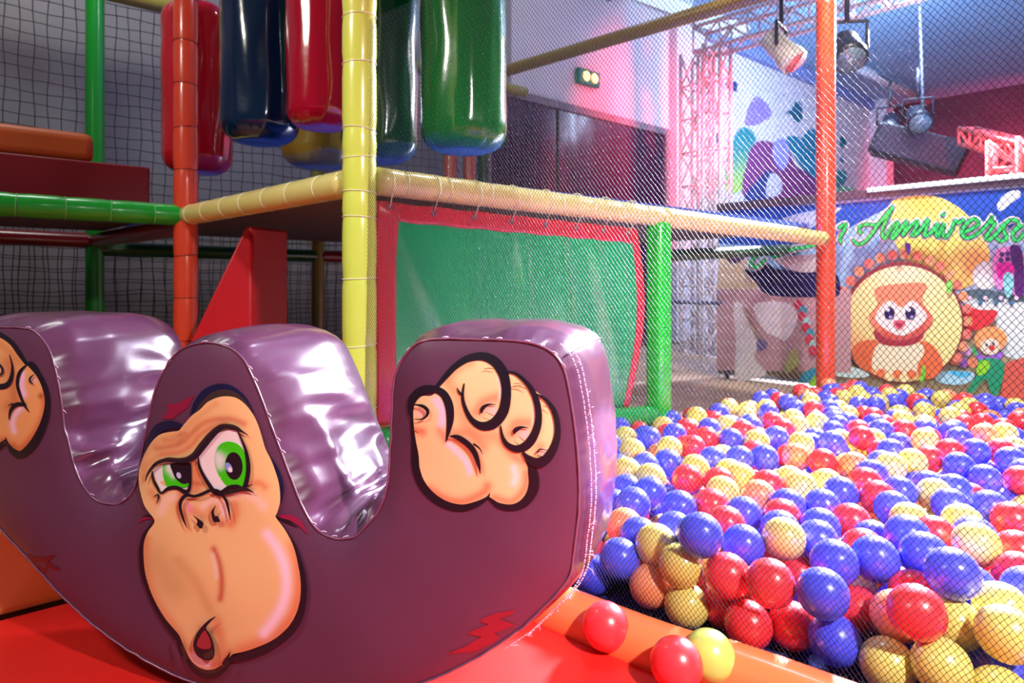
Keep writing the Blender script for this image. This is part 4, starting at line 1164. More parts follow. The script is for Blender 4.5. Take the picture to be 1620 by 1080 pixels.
vis, hid = parse(BVIS), parse(BHID)
for k, x, y, z in vis[:300]:
    nm = BC[k][0]
    o = bpy.data.objects.new(nm + '_ball', bme[k])
    o.location = (x, y, z)
    o.rotation_euler = tuple(rng.uniform(0, 6.28, 3))
    COL.objects.link(o)
    tag(o, nm + ' plastic ball lying in the ball pit behind the net', 'ball', nm + ' balls in the ball pit')
ico = bmesh.new(); bmesh.ops.create_icosphere(ico, subdivisions=3, radius=.035)
iv = [v.co.copy() for v in ico.verts]; iff = [tuple(v.index for v in f.verts) for f in ico.faces]; ico.free()
mb = MB(); order = 'BRYO'
for k, x, y, z in vis[300:] + hid:
    mb.add([v + Vector((x, y, z)) for v in iv], iff, order.index(k))
o = mb.build('pit_balls', [mat('ball_' + BC[k][0], BC[k][1]) for k in order])
tag(o, 'remaining mixed blue, red, yellow and orange balls filling the pit', 'balls', kind='stuff')
for (x, y, dia), k, lab in (((958, 990, 72), 'R', 'red plastic ball on the red mat beside the rocker, lying alone'),
                            ((1070, 1050, 80), 'R', 'coral red ball on the mat touching the yellow-green ball'),
                            ((1122, 1037, 73), 'Y', 'yellow-green ball lying outside the net against the orange roll')):
    Yb = .07 * F_PX / dia
    zc = max(.035, EYE - (y - HOR) / F_PX * Yb)
    Yb = (EYE - zc) * F_PX / (y - HOR)
    me = bme[k]
    if lab.startswith('yellow-green'):
        me = bme['Y'].copy(); me.materials.clear(); me.materials.append(mat('ball_lime', (178, 196, 96), .3, .5, coat=.25, coat_rough=.15, sub=.25))
    o = bpy.data.objects.new(BC[k][0] + '_ball', me)
    o.location = ((x - CX) / F_PX * Yb, Yb, zc)
    o.rotation_euler = (.25, .1, 0)
    COL.objects.link(o)
    tag(o, lab, 'ball')
    print('loose ball', o.location, lab)

# ---------------------------------------------------------------- the gorilla rocker
PHI = math.radians(18)
ZC = .815
RT = np.array([math.cos(PHI), -math.sin(PHI), 0])      # along the front face, to the right
RN = np.array([math.sin(PHI), math.cos(PHI), 0])       # into the depth
RC = np.array([(450 - CX) / F_PX * ZC, ZC, 0])
DEPTH = .235


def face_sv(px, lift=0.0):
    """drawing pixel -> (s, v) on the front face; lift = distance in front of the face plane"""
    px = np.asarray(px, float)
    dx_ = (px[:, 0] - CX) / F_PX
    dz_ = -(px[:, 1] - HOR) / F_PX
    o = RC - RN * np.asarray(lift).reshape(-1, 1) if np.ndim(lift) else RC - RN * lift
    o = np.broadcast_to(o, (len(px), 3))
    d = np.c_[dx_, np.ones(len(px)), dz_]
    t = (o @ RN) / (d @ RN)
    P = d * t[:, None]
    P[:, 2] += EYE
    rel = P - RC
    return np.c_[rel @ RT, P[:, 2]]


seam = []
gD, g5, g6_ = tf(0, 500, 4.5), tf(0, 480, 1.8), tf(540, 480, 1.8)
right_px = (g5([(520, 130), (590, 112), (650, 125), (690, 155), (715, 200), (745, 270), (770, 340), (800, 420), (830, 500), (860, 575), (900, 640), (950, 668), (1000, 668)]) +
            g6_([(50, 655), (100, 600), (128, 540), (139, 450), (145, 330), (150, 240), (163, 180), (200, 128), (250, 104), (370, 103), (490, 107), (560, 120), (605, 145), (632, 185), (648, 250), (662, 340), (672, 440), (676, 560), (664, 680), (640, 790)]))
left_px = (gD([(0, 80), (130, 84), (245, 108), (345, 225), (400, 400), (440, 620), (460, 800)]) +
           g5([(192, 380), (215, 470), (245, 530), (285, 565), (345, 568), (388, 520), (402, 450), (415, 380), (440, 260), (475, 180)]))
sv_r = face_sv(right_px)
sv_l = face_sv(left_px)
cs, cv, cr = -.0805, .588, .5875                        # circle of the rocking edge (fitted)
cv = cr + .0165
# right end joins the arc, then arc round to the far left end, then up and over the left hump
aR = math.atan2(sv_r[-1][1] - cv, sv_r[-1][0] - cs)
s_left_outer = sv_l[0][0] - .155
aL = -math.pi + math.asin((cv - .13) / cr)
arc = [(cs + cr * math.cos(t), cv + cr * math.sin(t)) for t in np.linspace(aR - .12, aL, 60)]
vl = sv_l[0][1]
x0_, y0_ = arc[-1]
lefttop = [(x0_ + (s_left_outer - x0_) * .55, y0_ + .085), (s_left_outer - .006, .30), (s_left_outer, vl - .10), (s_left_outer + .018, vl - .035), (s_left_outer + .06, vl - .004), (s_left_outer + .11, vl + .002)]
outl = np.array([tuple(p) for p in sv_l] + [tuple(p) for p in sv_r] + arc + lefttop)
outl = resample(cat_rom(outl, 8, True), .0055)
ar_ = 0.5 * np.sum(outl[:, 0] * np.roll(outl[:, 1], -1) - np.roll(outl[:, 0], -1) * outl[:, 1])
if ar_ < 0:
    outl = outl[::-1].copy()                            # counter-clockwise in (s right, v up)
print('rocker', outl.min(0), outl.max(0), len(outl))
coarse = resample(outl, .012)


def puff(sv):
    d = dist_poly(coarse, sv)
    g = np.array([noise.noise(Vector((a * 9, b * 9, 1.7))) for a, b in sv])
    return (.013 + .0035 * g) * (1 - np.exp(-d / .028))


def face_xyz(sv, out):
    """point on the face, 'out' metres in front of it"""
    sv = np.asarray(sv, float)
    return RC + RT * sv[:, :1] + np.array([0, 0, 1.]) * sv[:, 1:2] - RN * np.asarray(out).reshape(-1, 1)


def rock_place(Vp, lift):
    pf_ = np.full(len(Vp), .01)
    for _ in range(3):
        sv = face_sv(Vp, pf_)
        pf_ = puff(sv)
    return face_xyz(sv, pf_ + lift)


base = RC + RT * cs + RN * DEPTH * .5
rk = empty('gorilla_rocker', (base[0], base[1], 0), 'big purple vinyl rocker with painted gorilla face and two fists on its front', 'rocking toy')
# body: front face, band, back face in one closed mesh
N = len(outl)
Vf, Ff = fill_mesh(outl, .008)
pf0 = puff(Vf)
d_edge = dist_poly(coarse, Vf)
pf0[:N] = 0
m1 = MB()
front = face_xyz(Vf, pf0)
tan = np.roll(outl, -1, 0) - np.roll(outl, 1, 0)
tan /= np.linalg.norm(tan, axis=1)[:, None]
nout = np.c_[tan[:, 1], -tan[:, 0]]
for _ in range(6):
    nout = nout + np.roll(nout, 1, 0) + np.roll(nout, -1, 0)
    nout /= np.linalg.norm(nout, axis=1)[:, None]
curv = np.zeros(N)
K_ = 30
arcl = np.arange(N) * .0055
vs = list(map(tuple, front))
fs = [tuple(int(i) for i in f) for f in Ff]            # (s right, v up, looking along +depth) -> flip below
idx_rings = [list(range(N))]
mid_s = outl[:, 0]
for k in range(1, K_):
    w = DEPTH * k / K_
    u_ = k / K_
    crown = .015 * (1 - abs(2 * u_ - 1) ** 3.2)
    ring = []
    for i in range(N):
        s_, v_ = outl[i]
        # folds run across the band; strongest on the steep inner flanks and in the notches
        flank = math.exp(-((v_ - .26) / .10) ** 2) * (1 if nout[i][1] > -.2 else 0)
        amp = .0042 + .014 * flank
        if nout[i][1] < -.25:
            amp = .0008
        endcap = 1 if (nout[i][0] > .8 and s_ > .3) else 0
        if endcap:
            amp = .0015
        a_ = arcl[i]
        q = a_ * 17 + 2.2 * noise.noise(Vector((a_ * 6, u_ * 1.2, 5.1)))
        fold = 1 - 2 * abs(noise.noise(Vector((q, u_ * 1.6, 9.3))))
        fold2 = noise.noise(Vector((a_ * 55, u_ * 2.2, 2.2)))
        edge = min(1, u_ / .10, (1 - u_) / .10)
        pucker = .0016 * math.sin(a_ * 420 + 3 * noise.noise(Vector((a_ * 30, 0, 0)))) * math.exp(-min(u_, 1 - u_) / .06)
        o_ = crown + (amp * (fold - .35) + amp * .35 * fold2) * edge + pucker
        p = RC + RT * (s_ + nout[i][0] * o_) + np.array([0, 0, max(.0025, v_ + nout[i][1] * o_)]) + RN * w
        ring.append(len(vs))
        vs.append(tuple(p))
    idx_rings.append(ring)
bk0 = len(vs)
back_p = RC + RT * Vf[:, :1] + np.array([0, 0, 1.]) * Vf[:, 1:2] + RN * (DEPTH + pf0[:, None])
vs += list(map(tuple, back_p))
idx_rings.append([bk0 + i for i in range(N)])
fb = [tuple(int(bk0 + i) for i in f[::-1]) for f in Ff]
bandf = []
for k in range(K_):
    A_, B_ = idx_rings[k], idx_rings[k + 1]
    for i in range(N):
        j = (i + 1) % N
        bandf.append((A_[i], B_[i], B_[j], A_[j]))
m1.v = vs
m1.f = fs + bandf + fb
m1.m = [0] * len(fs) + [1] * len(bandf) + [0] * len(fb)
m_front = mat('vinyl_purple_front', (96, 55, 84), .36, .4, coat=.10, coat_rough=.25, bump=.25, bscale=16, vary=.10, vscale=5)
m_band = mat('vinyl_purple_band', (98, 54, 86), .26, .5, coat=.35, coat_rough=.18, bump=.2, bscale=22)
body = m1.build('padded_body', [m_front, m_band], rk)
for p in body.data.polygons:
    pass
# sharp seam between face and band
me = body.data
ed = {tuple(sorted(e.vertices)): e.index for e in me.edges}
sh = np.zeros(len(me.edges), bool)
for L0 in (0, bk0):
    for i in range(N):
        e = ed.get(tuple(sorted((L0 + i, L0 + (i + 1) % N))))
        if e is not None:
            sh[e] = True
at = me.attributes.get('sharp_edge') or me.attributes.new('sharp_edge', 'BOOLEAN', 'EDGE')
at.data.foreach_set('value', sh)

# seam piping and stitches
m_pipe = mat('vinyl_seam', (120, 70, 100), .35, .6, coat=.3)
pip = []
for i in range(N):
    jit = .0009 * noise.noise(Vector((arcl[i] * 60, 3, 3)))
    pip.append(tuple(face_xyz(outl[i:i + 1] + nout[i] * (.0006 + jit), [.0008 + jit])[0]))
MB().tube([(p[0], p[1], max(p[2], .003)) for p in pip], .0013, 6, closed=True).build('seam_piping', m_pipe, rk)
m_thread = mat('thread_pale', (226, 196, 222), .6)
st = MB()
# loose stitches along the top seams
for i in range(0, N, 3):
    s_, v_ = outl[i]
    if nout[i][1] > .25 or (nout[i][0] > .5 and v_ > .3 and s_ < .2):
        if rng.random() < .4:
            a0_ = face_xyz(outl[i:i + 1] + nout[i] * .0022, [-.002 - .002 * rng.random()])[0]
            j = (i + 1) % N
            a1_ = face_xyz(outl[j:j + 1] + nout[j] * .0022, [.0012])[0]
            st.tube([a0_, (a0_ + a1_) / 2 + np.array([0, 0, .0008]), a1_], .0006, 5)
# double row of stitching and loose threads down the right end
end = [i for i in range(N) if nout[i][0] > .55 and outl[i][0] > .28 and outl[i][1] < .50 and outl[i][1] > .02]
end.sort(key=lambda i: -outl[i][1])
for row, dd_ in enumerate((.011, .022)):
    for a_i in range(0, len(end) - 1):
        i, j = end[a_i], end[a_i + 1]
        if abs(outl[i][1] - outl[j][1]) > .02:
            continue
        def bp_(i, w, o_):
            return RC + RT * (outl[i][0] + nout[i][0] * o_) + np.array([0, 0, outl[i][1] + nout[i][1] * o_]) + RN * w
        for q in range(2):
            pa = bp_(i, dd_ + .0012 * math.sin(a_i * 1.3 + row), .0115 + .003 * row) * (1 - q * .5) + bp_(j, dd_, .0115 + .003 * row) * (q * .5)
            pb_ = pa * .6 + bp_(j, dd_ + .0008, .0118 + .003 * row) * .4
            st.tube([pa, pb_], .0007, 5)
    for _ in range(16):
        i = end[int(rng.integers(2, len(end) - 2))]
        p = bp_(i, dd_, .013)
        d1 = RN * rng.uniform(-.3, 1) + np.array([0, 0, rng.uniform(-.6, .8)]) + RT * rng.uniform(.1, .6)
        d1 = d1 / np.linalg.norm(d1) * rng.uniform(.004, .011)
        st.tube([p, p + d1 * .5 + RT * .002, p + d1 + np.array([0, 0, -.003])], .0004, 5)
st.build('stitching', m_thread, rk)
# end-cap seam across the top right corner
ci = min(range(N), key=lambda i: abs(outl[i][0] - max(outl[:, 0]) + .012) + abs(outl[i][1] - max(sv_r[:, 1]) + .02))
cp = []
for k in range(1, K_):
    cp.append(Vector(vs[idx_rings[k][ci]]) + Vector((nout[ci][0] * RT[0], nout[ci][0] * RT[1], nout[ci][1])) * .0004)
MB().tube(cp, .0009, 6).build('end_seam', mat('seam_dark', (60, 36, 62), .5), rk)

# ---- painted gorilla face
m_art = mat('airbrush_paint', (255, 255, 255), .36, .4, coat=.08, attr=True)
SK, OR, DK, NV_, OL, PK = (240, 194, 138), (224, 122, 84), (30, 22, 36), (24, 24, 66), (62, 46, 44), (250, 214, 236)
A_ = tf(200, 580, 4.5)
B_ = tf(200, 800, 3.857)
fa = Art(rock_place, .0007, .00022)
# crimson tufts
CRM = (142, 26, 66)
fa.shape(A_([(250, 372), (300, 310), (288, 265), (360, 262), (487, 198), (440, 290), (362, 345), (330, 372)]), CRM, smooth=False)
fa.stroke(B_([(185, 78, 22), (130, 66, 26), (78, 100, 6)]), CRM)
fa.stroke(B_([(185, 76, 18), (150, 60, 16), (100, 62, 4)]), DK)
fa.stroke(B_([(920, 62, 6), (990, 66, 34), (1050, 96, 34), (1110, 170, 4)]), CRM)
fa.stroke(B_([(920, 62, 6), (980, 92, 16), (1050, 128, 3)]), DK)
# dark outer outlines
fa.stroke(A_([(470, 335, 14), (510, 265, 52), (570, 195, 70), (650, 160, 76), (730, 158, 64), (800, 190, 46), (860, 245, 24), (912, 330, 6)]), NV_)
fa.stroke(A_([(492, 335, 8), (540, 280, 34), (600, 220, 44), (680, 185, 48), (760, 190, 40), (830, 230, 24), (900, 310, 6)]), OL)
fa.stroke(A_([(200, 1072, 12), (168, 1012, 16), (120, 922, 14), (98, 800, 12), (106, 700, 16), (145, 590, 26), (180, 510, 48), (235, 440, 66), (300, 412, 60), (360, 412, 46), (416, 424, 14)]), NV_)
fa.stroke(A_([(1036, 640, 4), (1080, 740, 30), (1108, 840, 36), (1112, 920, 22), (1088, 1010, 5)]), NV_)
fa.stroke(B_([(190, 85, 14), (128, 165, 26), (104, 262, 28), (110, 380, 32), (138, 480, 34), (186, 590, 38), (248, 695, 42), (306, 775, 40), (345, 836, 24)]), DK)
fa.stroke(B_([(352, 850, 16), (388, 930, 44), (440, 985, 56), (510, 1010, 62), (585, 985, 56), (632, 935, 40), (664, 868, 6)]), OL)
fa.stroke(B_([(380, 930, 14), (430, 1000, 26), (510, 1032, 30), (590, 1005, 26), (640, 945, 12)]), DK)
fa.stroke(B_([(640, 925, 26), (720, 912, 44), (820, 880, 48), (920, 828, 50), (1010, 758, 48), (1064, 670, 44), (1090, 560, 38), (1090, 450, 34), (1066, 330, 28), (1030, 230, 20), (972, 132, 12), (920, 64, 6)]), DK)
# skin with airbrushed shading
skin = (A_([(102, 740), (118, 680), (150, 605), (200, 525), (260, 475), (340, 458), (388, 450), (420, 412), (480, 345), (540, 300), (590, 250), (660, 216), (730, 206), (800, 220), (860, 265), (910, 330), (945, 400), (972, 480), (1002, 580), (1042, 660), (1072, 740), (1096, 820), (1106, 900), (1104, 970), (1082, 1040)]) +
        B_([(922, 62), (980, 142), (1030, 240), (1058, 350), (1074, 460), (1070, 560), (1046, 650), (1004, 722), (945, 780), (880, 822), (790, 860), (720, 882), (662, 895), (640, 918), (600, 958), (550, 984), (500, 990), (450, 972), (410, 936), (380, 886), (356, 830), (335, 780), (300, 738), (250, 678), (202, 600), (160, 510), (130, 410), (119, 310), (121, 220), (146, 150), (186, 88)]) +
        A_([(176, 1030), (146, 985), (122, 915), (104, 830)]))
fa.shape(skin, SK, step=3.0, sub=4, soft=[
    (A_([(120, 700), (160, 610), (230, 530), (330, 490), (400, 470), (470, 400), (560, 330), (650, 260)]), 6, (222, 150, 98), .5),
    (B_([(1050, 240), (1068, 350), (1072, 470), (1060, 570), (1020, 680), (940, 770), (850, 830), (720, 880)]), 15, OR, .85),
    (B_([(130, 200), (124, 320), (150, 470), (200, 590), (300, 730), (370, 850)]), 9, OR, .65),
    (B_([(190, 330), (290, 480)]), 26, (206, 150, 96), .45),
    (B_([(330, 330), (420, 430), (520, 620)]), 9, (214, 150, 96), .5),
    (B_([(410, 880), (470, 960), (560, 960), (640, 890)]), 9, OR, .8),
    (B_([(420, 900), (460, 945), (510, 958)]), 5, PK, .85),
    (A_([(230, 575), (340, 560), (420, 530), (480, 470), (560, 400), (660, 370), (760, 370), (850, 400)]), 5.5, (206, 110, 76), .75),
    (A_([(260, 620), (400, 600), (480, 550), (540, 480), (620, 430), (720, 400)]), 4.5, OR, .8),
    (A_([(290, 520), (350, 515), (400, 480)]), 5, (212, 124, 84), .6),
    (A_([(400, 480), (440, 470), (380, 545)]), 3, (196, 110, 78), .5),
    (A_([(230, 640), (160, 700), (140, 800)]), 6, (226, 140, 92), .6),
    (A_([(900, 830), (960, 820), (1000, 850)]), 6, OR, .7),
    (A_([(500, 720), (520, 800), (500, 860)]), 11, OR, .75),
    (A_([(480, 820), (560, 830)]), 4, (186, 92, 66), .6),
    (A_([(400, 900), (390, 990), (410, 1060)]), 7, OR, .85),
    (A_([(780, 960), (790, 1040), (760, 1110)]), 8, OR, .8),
    (A_([(190, 880), (240, 950)]), 6, OR, .6),
    (A_([(258, 1030), (290, 950), (350, 918)]), 7, (250, 205, 190), .85),
    (A_([(770, 905), (850, 895), (930, 930), (990, 985)]), 8.5, (250, 208, 190), .9),
    (A_([(460, 985), (470, 1010)]), 5.5, (255, 120, 190), .7),
    (A_([(560, 985), (640, 950), (700, 965), (730, 1020)]), 5.5, (252, 206, 196), .9),
    (A_([(690, 1000), (720, 1080)]), 4, (250, 200, 206), .8),
    (A_([(640, 990), (600, 1060)]), 8, OR, .35),
    (B_([(430, 30), (470, 60)]), 9, OR, .6),
    (B_([(540, 20), (560, 90), (620, 90)]), 8, OR, .6),
    (B_([(390, 130), (360, 40)]), 6, OR, .5),
    (B_([(545, 255), (575, 330), (592, 420), (594, 500), (585, 560)]), 5.2, (196, 84, 62), .9),
    (B_([(538, 290), (556, 360), (562, 430)]), 3.6, (246, 206, 190), .8),
    (B_([(870, 165), (930, 250), (975, 360), (988, 480), (962, 600), (910, 690), (850, 765)]), 8.5, PK, 1.0),
    (B_([(470, 740), (560, 760)]), 8, OR, .55), (B_([(560, 690), (590, 800), (590, 880)]), 9, OR, .6)])
# eyes
fa.shape(A_([(208, 735), (250, 700), (290, 680), (380, 676), (460, 680), (474, 760), (466, 855), (400, 862), (340, 862), (290, 888), (262, 872), (228, 800)]), (240, 232, 238), sub=4)
GR = (64, 216, 20)
fa.shape(A_([(283, 690), (360, 680), (440, 700), (466, 800), (462, 845), (400, 855), (335, 862), (300, 835), (280, 775), (276, 720)]), GR, step=2.5, sub=4,
         soft=[(A_([(330, 720)]), 7, (240, 236, 244), 1.0), (A_([(320, 700), (350, 770)]), 4.5, (230, 236, 240), .8)])
fa.shape(A_([(333, 686), (400, 676), (466, 680), (480, 760), (470, 815), (420, 826), (372, 792), (346, 740)]), DK, sub=4)
fa.dot(*A_([(392, 766)])[0], 3.6, 5.2, (196, 200, 240), ang=-.4)
fa.stroke(A_([(455, 820, 6), (440, 842, 14), (400, 846, 6)]), GR)
fa.stroke(A_([(204, 735, 8), (214, 800, 18), (240, 850, 20), (268, 890, 14), (320, 858, 26), (380, 852, 26), (430, 878, 28), (462, 874, 26), (478, 800, 16), (474, 690, 18)]), DK)
fa.stroke(A_([(214, 916, 3), (246, 902, 12), (252, 925, 12), (238, 966, 3)]), DK)
fa.shape(A_([(538, 640), (590, 545), (650, 480), (720, 450), (802, 446), (835, 500), (860, 560), (876, 640), (878, 740), (862, 830), (800, 835), (740, 850), (690, 872), (640, 862), (600, 800), (558, 715)]), (242, 234, 240), sub=4)
fa.shape(A_([(690, 545), (745, 524), (808, 540), (850, 580), (870, 640), (874, 740), (858, 836), (800, 838), (745, 845), (695, 790), (664, 720), (652, 650), (662, 590)]), GR, step=2.5, sub=4,
         soft=[(A_([(690, 655)]), 9.5, (238, 232, 246), 1.0), (A_([(672, 620), (690, 700)]), 6, (226, 240, 236), .8)])
fa.dot(*A_([(788, 697)])[0], 62 / 4.5, 98 / 4.5, DK, ang=-.06)
fa.dot(*A_([(752, 708)])[0], 5.2, 8.6, (150, 160, 232), ang=-.5)
fa.dot(*A_([(764, 722)])[0], 3.0, 4.6, (240, 240, 252), ang=-.5)
fa.stroke(A_([(538, 640, 10), (546, 700, 20), (576, 765, 24), (616, 830, 28), (655, 882, 34), (705, 888, 42), (755, 852, 34), (810, 842, 30), (860, 856, 34), (888, 770, 32), (892, 680, 30), (876, 590, 22), (850, 520, 16), (818, 448, 10)]), DK)
fa.stroke(A_([(700, 895, 12), (780, 880, 26), (860, 858, 30), (935, 884, 3)]), (44, 34, 40))
fa.stroke(A_([(890, 838, 12), (925, 826, 3)]), DK)
# brow
fa.stroke(A_([(165, 806, 4), (188, 745, 16), (240, 682, 26), (310, 654, 28), (400, 656, 30), (462, 650, 42), (520, 618, 50), (570, 555, 56), (625, 488, 54), (685, 432, 44), (745, 414, 34), (805, 428, 34), (850, 452, 16), (895, 478, 3)]), (34, 28, 44))
fa.stroke(A_([(250, 668, 6), (320, 642, 14), (420, 644, 14), (510, 610, 12), (600, 490, 10), (690, 410, 12), (780, 410, 12), (845, 440, 4)]), OL)
# nose
fa.stroke(B_([(398, 122, 3), (374, 66, 14), (356, 0, 18), (362, -44, 22), (392, -76, 22), (440, -70, 18), (480, -80, 20), (540, -106, 20), (580, -104, 18), (600, -90, 20)]) , DK)
fa.stroke(B_([(590, -100, 12), (632, -50, 18), (650, 10, 14), (661, 72, 4)]), DK)
fa.stroke(B_([(438, 46, 3), (466, 72, 14), (478, 96, 42), (482, 112, 26)]), DK)
fa.stroke(B_([(574, -14, 3), (556, 20, 14), (560, 52, 22), (576, 68, 42), (590, 76, 20)]), DK)
# mouth and lip
fa.shape(B_([(577, 655), (530, 678), (480, 728), (450, 778), (438, 830), (455, 882), (490, 912), (530, 922), (560, 906), (568, 860), (556, 800), (534, 752), (516, 725), (540, 690)]), DK, sub=4)
fa.shape(B_([(500, 880), (530, 870), (556, 850), (562, 880), (545, 908), (510, 908)]), OL, sub=4)
fa.shape(B_([(510, 738), (480, 775), (461, 820), (474, 842), (512, 852), (545, 842), (546, 806), (530, 768)]), (166, 50, 62), sub=4)
fa.stroke(B_([(342, 765, 3), (346, 805, 14), (358, 850, 22), (372, 890, 20)]), DK)
fa.stroke(B_([(665, 866, 3), (648, 905, 22), (625, 935, 18)]), DK)
fa.build('painted_face', m_art, rk)

# ---- painted right fist
C_ = tf(630, 540, 3.857)
SK2 = (248, 208, 156)
ff_ = Art(rock_place, .0007, .00022)
pal = C_([(96, 400), (112, 360), (150, 332), (205, 330), (245, 288), (300, 228), (370, 160), (450, 118), (530, 116), (600, 150), (650, 185), (700, 188), (760, 218), (820, 285), (870, 325), (920, 368), (955, 430), (972, 500), (962, 590), (925, 670), (880, 718), (820, 715), (795, 745), (792, 800), (796, 860), (780, 925), (738, 975), (690, 1000), (620, 985), (560, 948), (535, 950), (480, 980), (400, 995), (300, 985), (220, 945), (160, 870), (135, 790), (125, 680), (104, 580), (94, 480)])
ff_.shape(pal, SK2, step=3.0, sub=4, soft=[
    (C_([(310, 260), (370, 340), (400, 470), (470, 560), (600, 580)]), 11, (228, 140, 102), .6),
    (C_([(190, 900), (290, 960), (400, 975), (520, 920), (545, 880)]), 8, (226, 116, 84), .8),
    (C_([(590, 950), (690, 975), (770, 900), (785, 800)]), 7, (228, 120, 88), .75),
    (C_([(480, 430), (520, 370), (600, 340)]), 9, (224, 120, 90), .7),
    (C_([(690, 560), (720, 500), (790, 495)]), 9, (224, 120, 90), .7),
    (C_([(850, 700), (870, 640)]), 7, (224, 120, 90), .6),
    (C_([(640, 620), (700, 690), (780, 740)]), 8, (228, 130, 96), .7),
    (C_([(340, 560), (440, 560), (520, 640)]), 9, (226, 130, 96), .65),
    (C_([(500, 790), (480, 700), (400, 620)]), 7, (228, 130, 96), .6),
    (C_([(110, 540), (150, 550)]), 7, (220, 110, 80), .8),
    (C_([(255, 540), (290, 600)]), 7, (236, 130, 110), .7),
    (C_([(300, 240), (370, 175), (450, 135)]), 6, (236, 150, 108), .6),
    (C_([(235, 360), (270, 420), (268, 500)]), 6.5, (250, 206, 240), 1.0),
    (C_([(310, 625), (370, 680), (420, 740), (438, 800)]), 4.5, (252, 214, 246), 1.0),
    (C_([(706, 770), (718, 820), (706, 860)]), 6, (250, 226, 226), 1.0),
    (C_([(618, 215), (630, 290), (625, 350)]), 3.2, (250, 220, 220), .9),
    (C_([(828, 370), (838, 440), (828, 500)]), 3, (250, 220, 220), .9),
    (C_([(955, 450), (960, 540)]), 3, (250, 226, 220), .8),
    (C_([(565, 415)]), 8, (250, 190, 190), .9), (C_([(590, 440)]), 6, (250, 200, 200), .9),
    (C_([(770, 565)]), 9, (250, 190, 200), .95), (C_([(140, 435)]), 8, (250, 190, 190), .9), (C_([(888, 678)]), 6, (250, 196, 200), .9)])
ST = [
    [(86, 440, 14), (88, 520, 20), (96, 600, 26), (102, 680, 38), (108, 760, 46), (135, 850, 48), (195, 932, 50), (285, 992, 48), (385, 1014, 44), (470, 994, 36), (540, 956, 20), (562, 922, 3)],
    [(548, 948, 6), (615, 998, 34), (700, 1010, 40), (775, 978, 54), (824, 905, 62), (830, 825, 60), (815, 765, 44), (785, 710, 28)],
    [(86, 470, 12), (78, 410, 34), (95, 345, 52), (150, 297, 52), (220, 290, 44), (278, 318, 48), (312, 385, 52), (320, 465, 46), (310, 540, 28), (294, 612, 5)],
    [(232, 280, 14), (290, 215, 32), (350, 152, 38), (430, 102, 44), (520, 90, 52), (592, 122, 60), (642, 192, 62), (662, 285, 58), (655, 385, 62), (630, 450, 64), (578, 503, 62), (510, 513, 50), (450, 475, 34), (410, 400, 24), (396, 330, 18), (406, 254, 8)],
    [(362, 280, 4), (378, 312, 14), (392, 325, 8)],
    [(655, 185, 8), (720, 195, 18), (795, 262, 28), (842, 345, 38), (860, 450, 42), (846, 540, 48), (800, 618, 56), (735, 652, 46), (672, 630, 34), (640, 578, 20), (628, 508, 8)],
    [(850, 318, 8), (915, 365, 24), (962, 445, 34), (976, 550, 38), (955, 640, 48), (908, 712, 58), (850, 736, 58), (800, 712, 42), (768, 680, 20)],
    [(602, 384, 3), (555, 382, 12), (522, 402, 24), (512, 428, 16)],
    [(800, 525, 3), (755, 520, 16), (722, 536, 28), (712, 556, 14)],
    [(915, 662, 3), (872, 653, 9), (852, 672, 10)],
    [(850, 690, 3), (885, 700, 6), (900, 690, 4)],
    [(108, 382, 8), (158, 392, 20), (186, 418, 22), (182, 448, 16), (150, 470, 10), (104, 470, 4)],
    [(318, 574, 6), (370, 580, 30), (430, 620, 36), (472, 672, 34), (496, 740, 24), (508, 802, 4)],
    [(470, 622, 14), (504, 648, 9), (522, 686, 3)],
]
for L in ST:
    ff_.stroke(C_(L), DK)
BR = (150, 82, 60)
for L in ([(530, 168, 3), (560, 160, 6), (598, 168, 3)], [(704, 270, 3), (745, 268, 7), (790, 288, 3)], [(708, 256, 3), (740, 252, 5), (770, 262, 2)],
          [(888, 388, 3), (915, 396, 5), (940, 418, 3)], [(108, 536, 3), (122, 545, 6), (138, 552, 3)], [(545, 425, 3), (575, 440, 5), (600, 448, 2)], [(745, 570, 3), (765, 590, 6), (785, 605, 3)]):
    ff_.stroke(C_(L), BR)
ff_.build('painted_fist', m_art, rk)

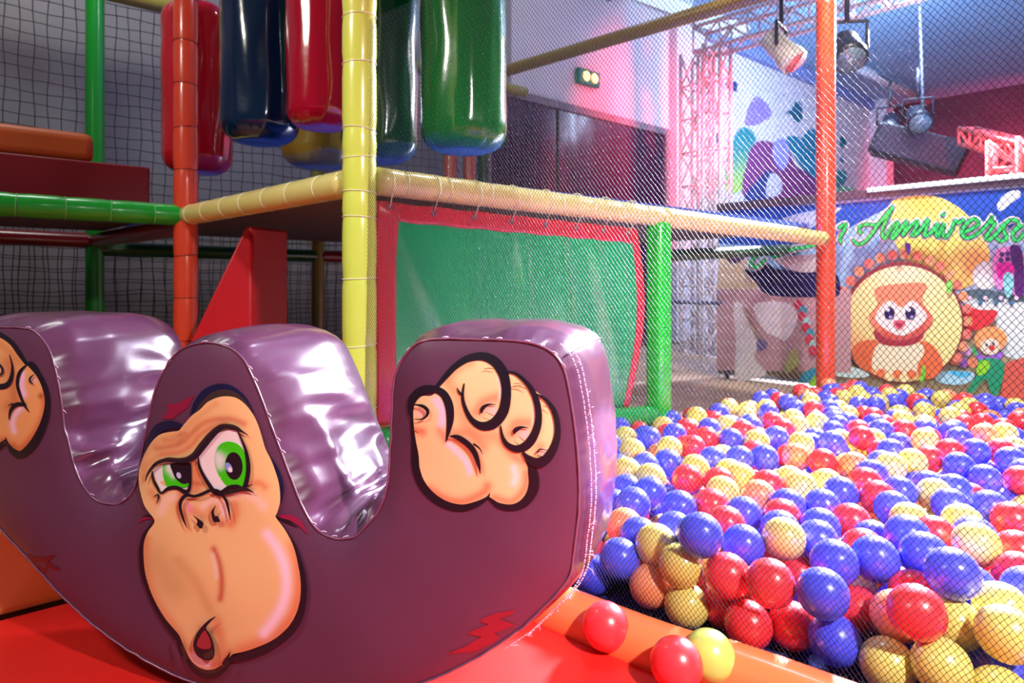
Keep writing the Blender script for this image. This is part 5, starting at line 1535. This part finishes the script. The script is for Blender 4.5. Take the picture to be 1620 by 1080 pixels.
# ---- painted left fist
D_ = tf(0, 500, 4.5)
SK3 = (236, 168, 108)
fl = Art(rock_place, .0007, .00022)
fl.shape(D_([(0, 150), (40, 165), (90, 210), (140, 280), (182, 330), (235, 362), (270, 420), (300, 480), (326, 560), (330, 640), (312, 740), (280, 810), (230, 885), (152, 965), (100, 950), (55, 900), (20, 915), (-100, 940), (-250, 920), (-400, 810), (-480, 640), (-490, 450), (-410, 290), (-240, 165), (-80, 135)]), SK3, step=3.2, sub=4, soft=[
    (D_([(320, 560), (322, 680), (270, 810), (160, 940), (90, 920)]), 7, (206, 100, 58), .85),
    (D_([(60, 330), (90, 440), (110, 600), (70, 640)]), 10, (204, 108, 66), .7),
    (D_([(0, 190), (60, 240), (150, 330)]), 7, (206, 116, 70), .5),
    (D_([(0, 880), (40, 880)]), 6, (206, 100, 60), .7),
    (D_([(165, 410), (158, 490), (178, 560)]), 4.6, (248, 200, 236), 1.0),
    (D_([(150, 655), (112, 700), (92, 760), (105, 820)]), 4.4, (246, 206, 230), 1.0),
    (D_([(245, 455)]), 5, (236, 180, 190), .9), (D_([(10, 385)]), 6, (236, 170, 160), .9), (D_([(292, 568)]), 4, (150, 70, 40), .9)])
for L in ([(-250, 150, 44), (-60, 116, 40), (20, 140, 36), (90, 192, 34), (140, 262, 34), (188, 334, 22)],
          [(188, 336, 12), (230, 348, 46), (282, 420, 34), (322, 510, 34), (340, 610, 34), (328, 720, 46), (288, 830, 56), (228, 925, 60), (158, 982, 54), (100, 962, 44), (60, 905, 18), (44, 860, 4)],
          [(200, 342, 10), (148, 398, 26), (130, 480, 22), (150, 560, 20), (180, 630, 18), (214, 682, 5)],
          [(74, 272, 4), (94, 350, 14), (92, 420, 26), (66, 480, 36), (10, 500, 40), (-80, 480, 36)],
          [(72, 738, 4), (84, 672, 22), (124, 628, 30), (184, 626, 22)], [(66, 640, 3), (90, 624, 10), (118, 626, 14)],
          [(48, 880, 12), (0, 922, 40), (-100, 960, 44), (-250, 945, 44), (-420, 824, 46), (-504, 640, 42), (-512, 450, 42), (-432, 280, 42), (-250, 150, 44)],
          [(-40, 330, 6), (0, 338, 16), (28, 372, 14), (20, 412, 14), (-30, 425, 6)], [(258, 412, 4), (228, 438, 14), (228, 466, 12), (252, 482, 4)]):
    fl.stroke(D_(L), DK)
fl.build('painted_fist', m_art, rk)

# dull crimson zigzags
for pts in (g6_([(298, 997), (352, 976), (384, 956), (400, 948), (362, 940), (372, 930), (420, 912), (396, 906), (400, 896), (440, 880), (496, 870), (486, 884), (452, 896), (470, 904), (496, 914), (462, 928), (436, 938), (452, 946), (440, 960), (380, 990)]),
            g5([(74, 712), (112, 722), (160, 714), (140, 736), (176, 758), (126, 768), (100, 745)])):
    zz = Art(rock_place, .0007, .0002)
    zz.shape(pts, (140, 36, 56) if pts[0][0] > 400 else (112, 22, 42), smooth=False)
    zz.build('painted_zigzag', m_art, rk)
print('done')
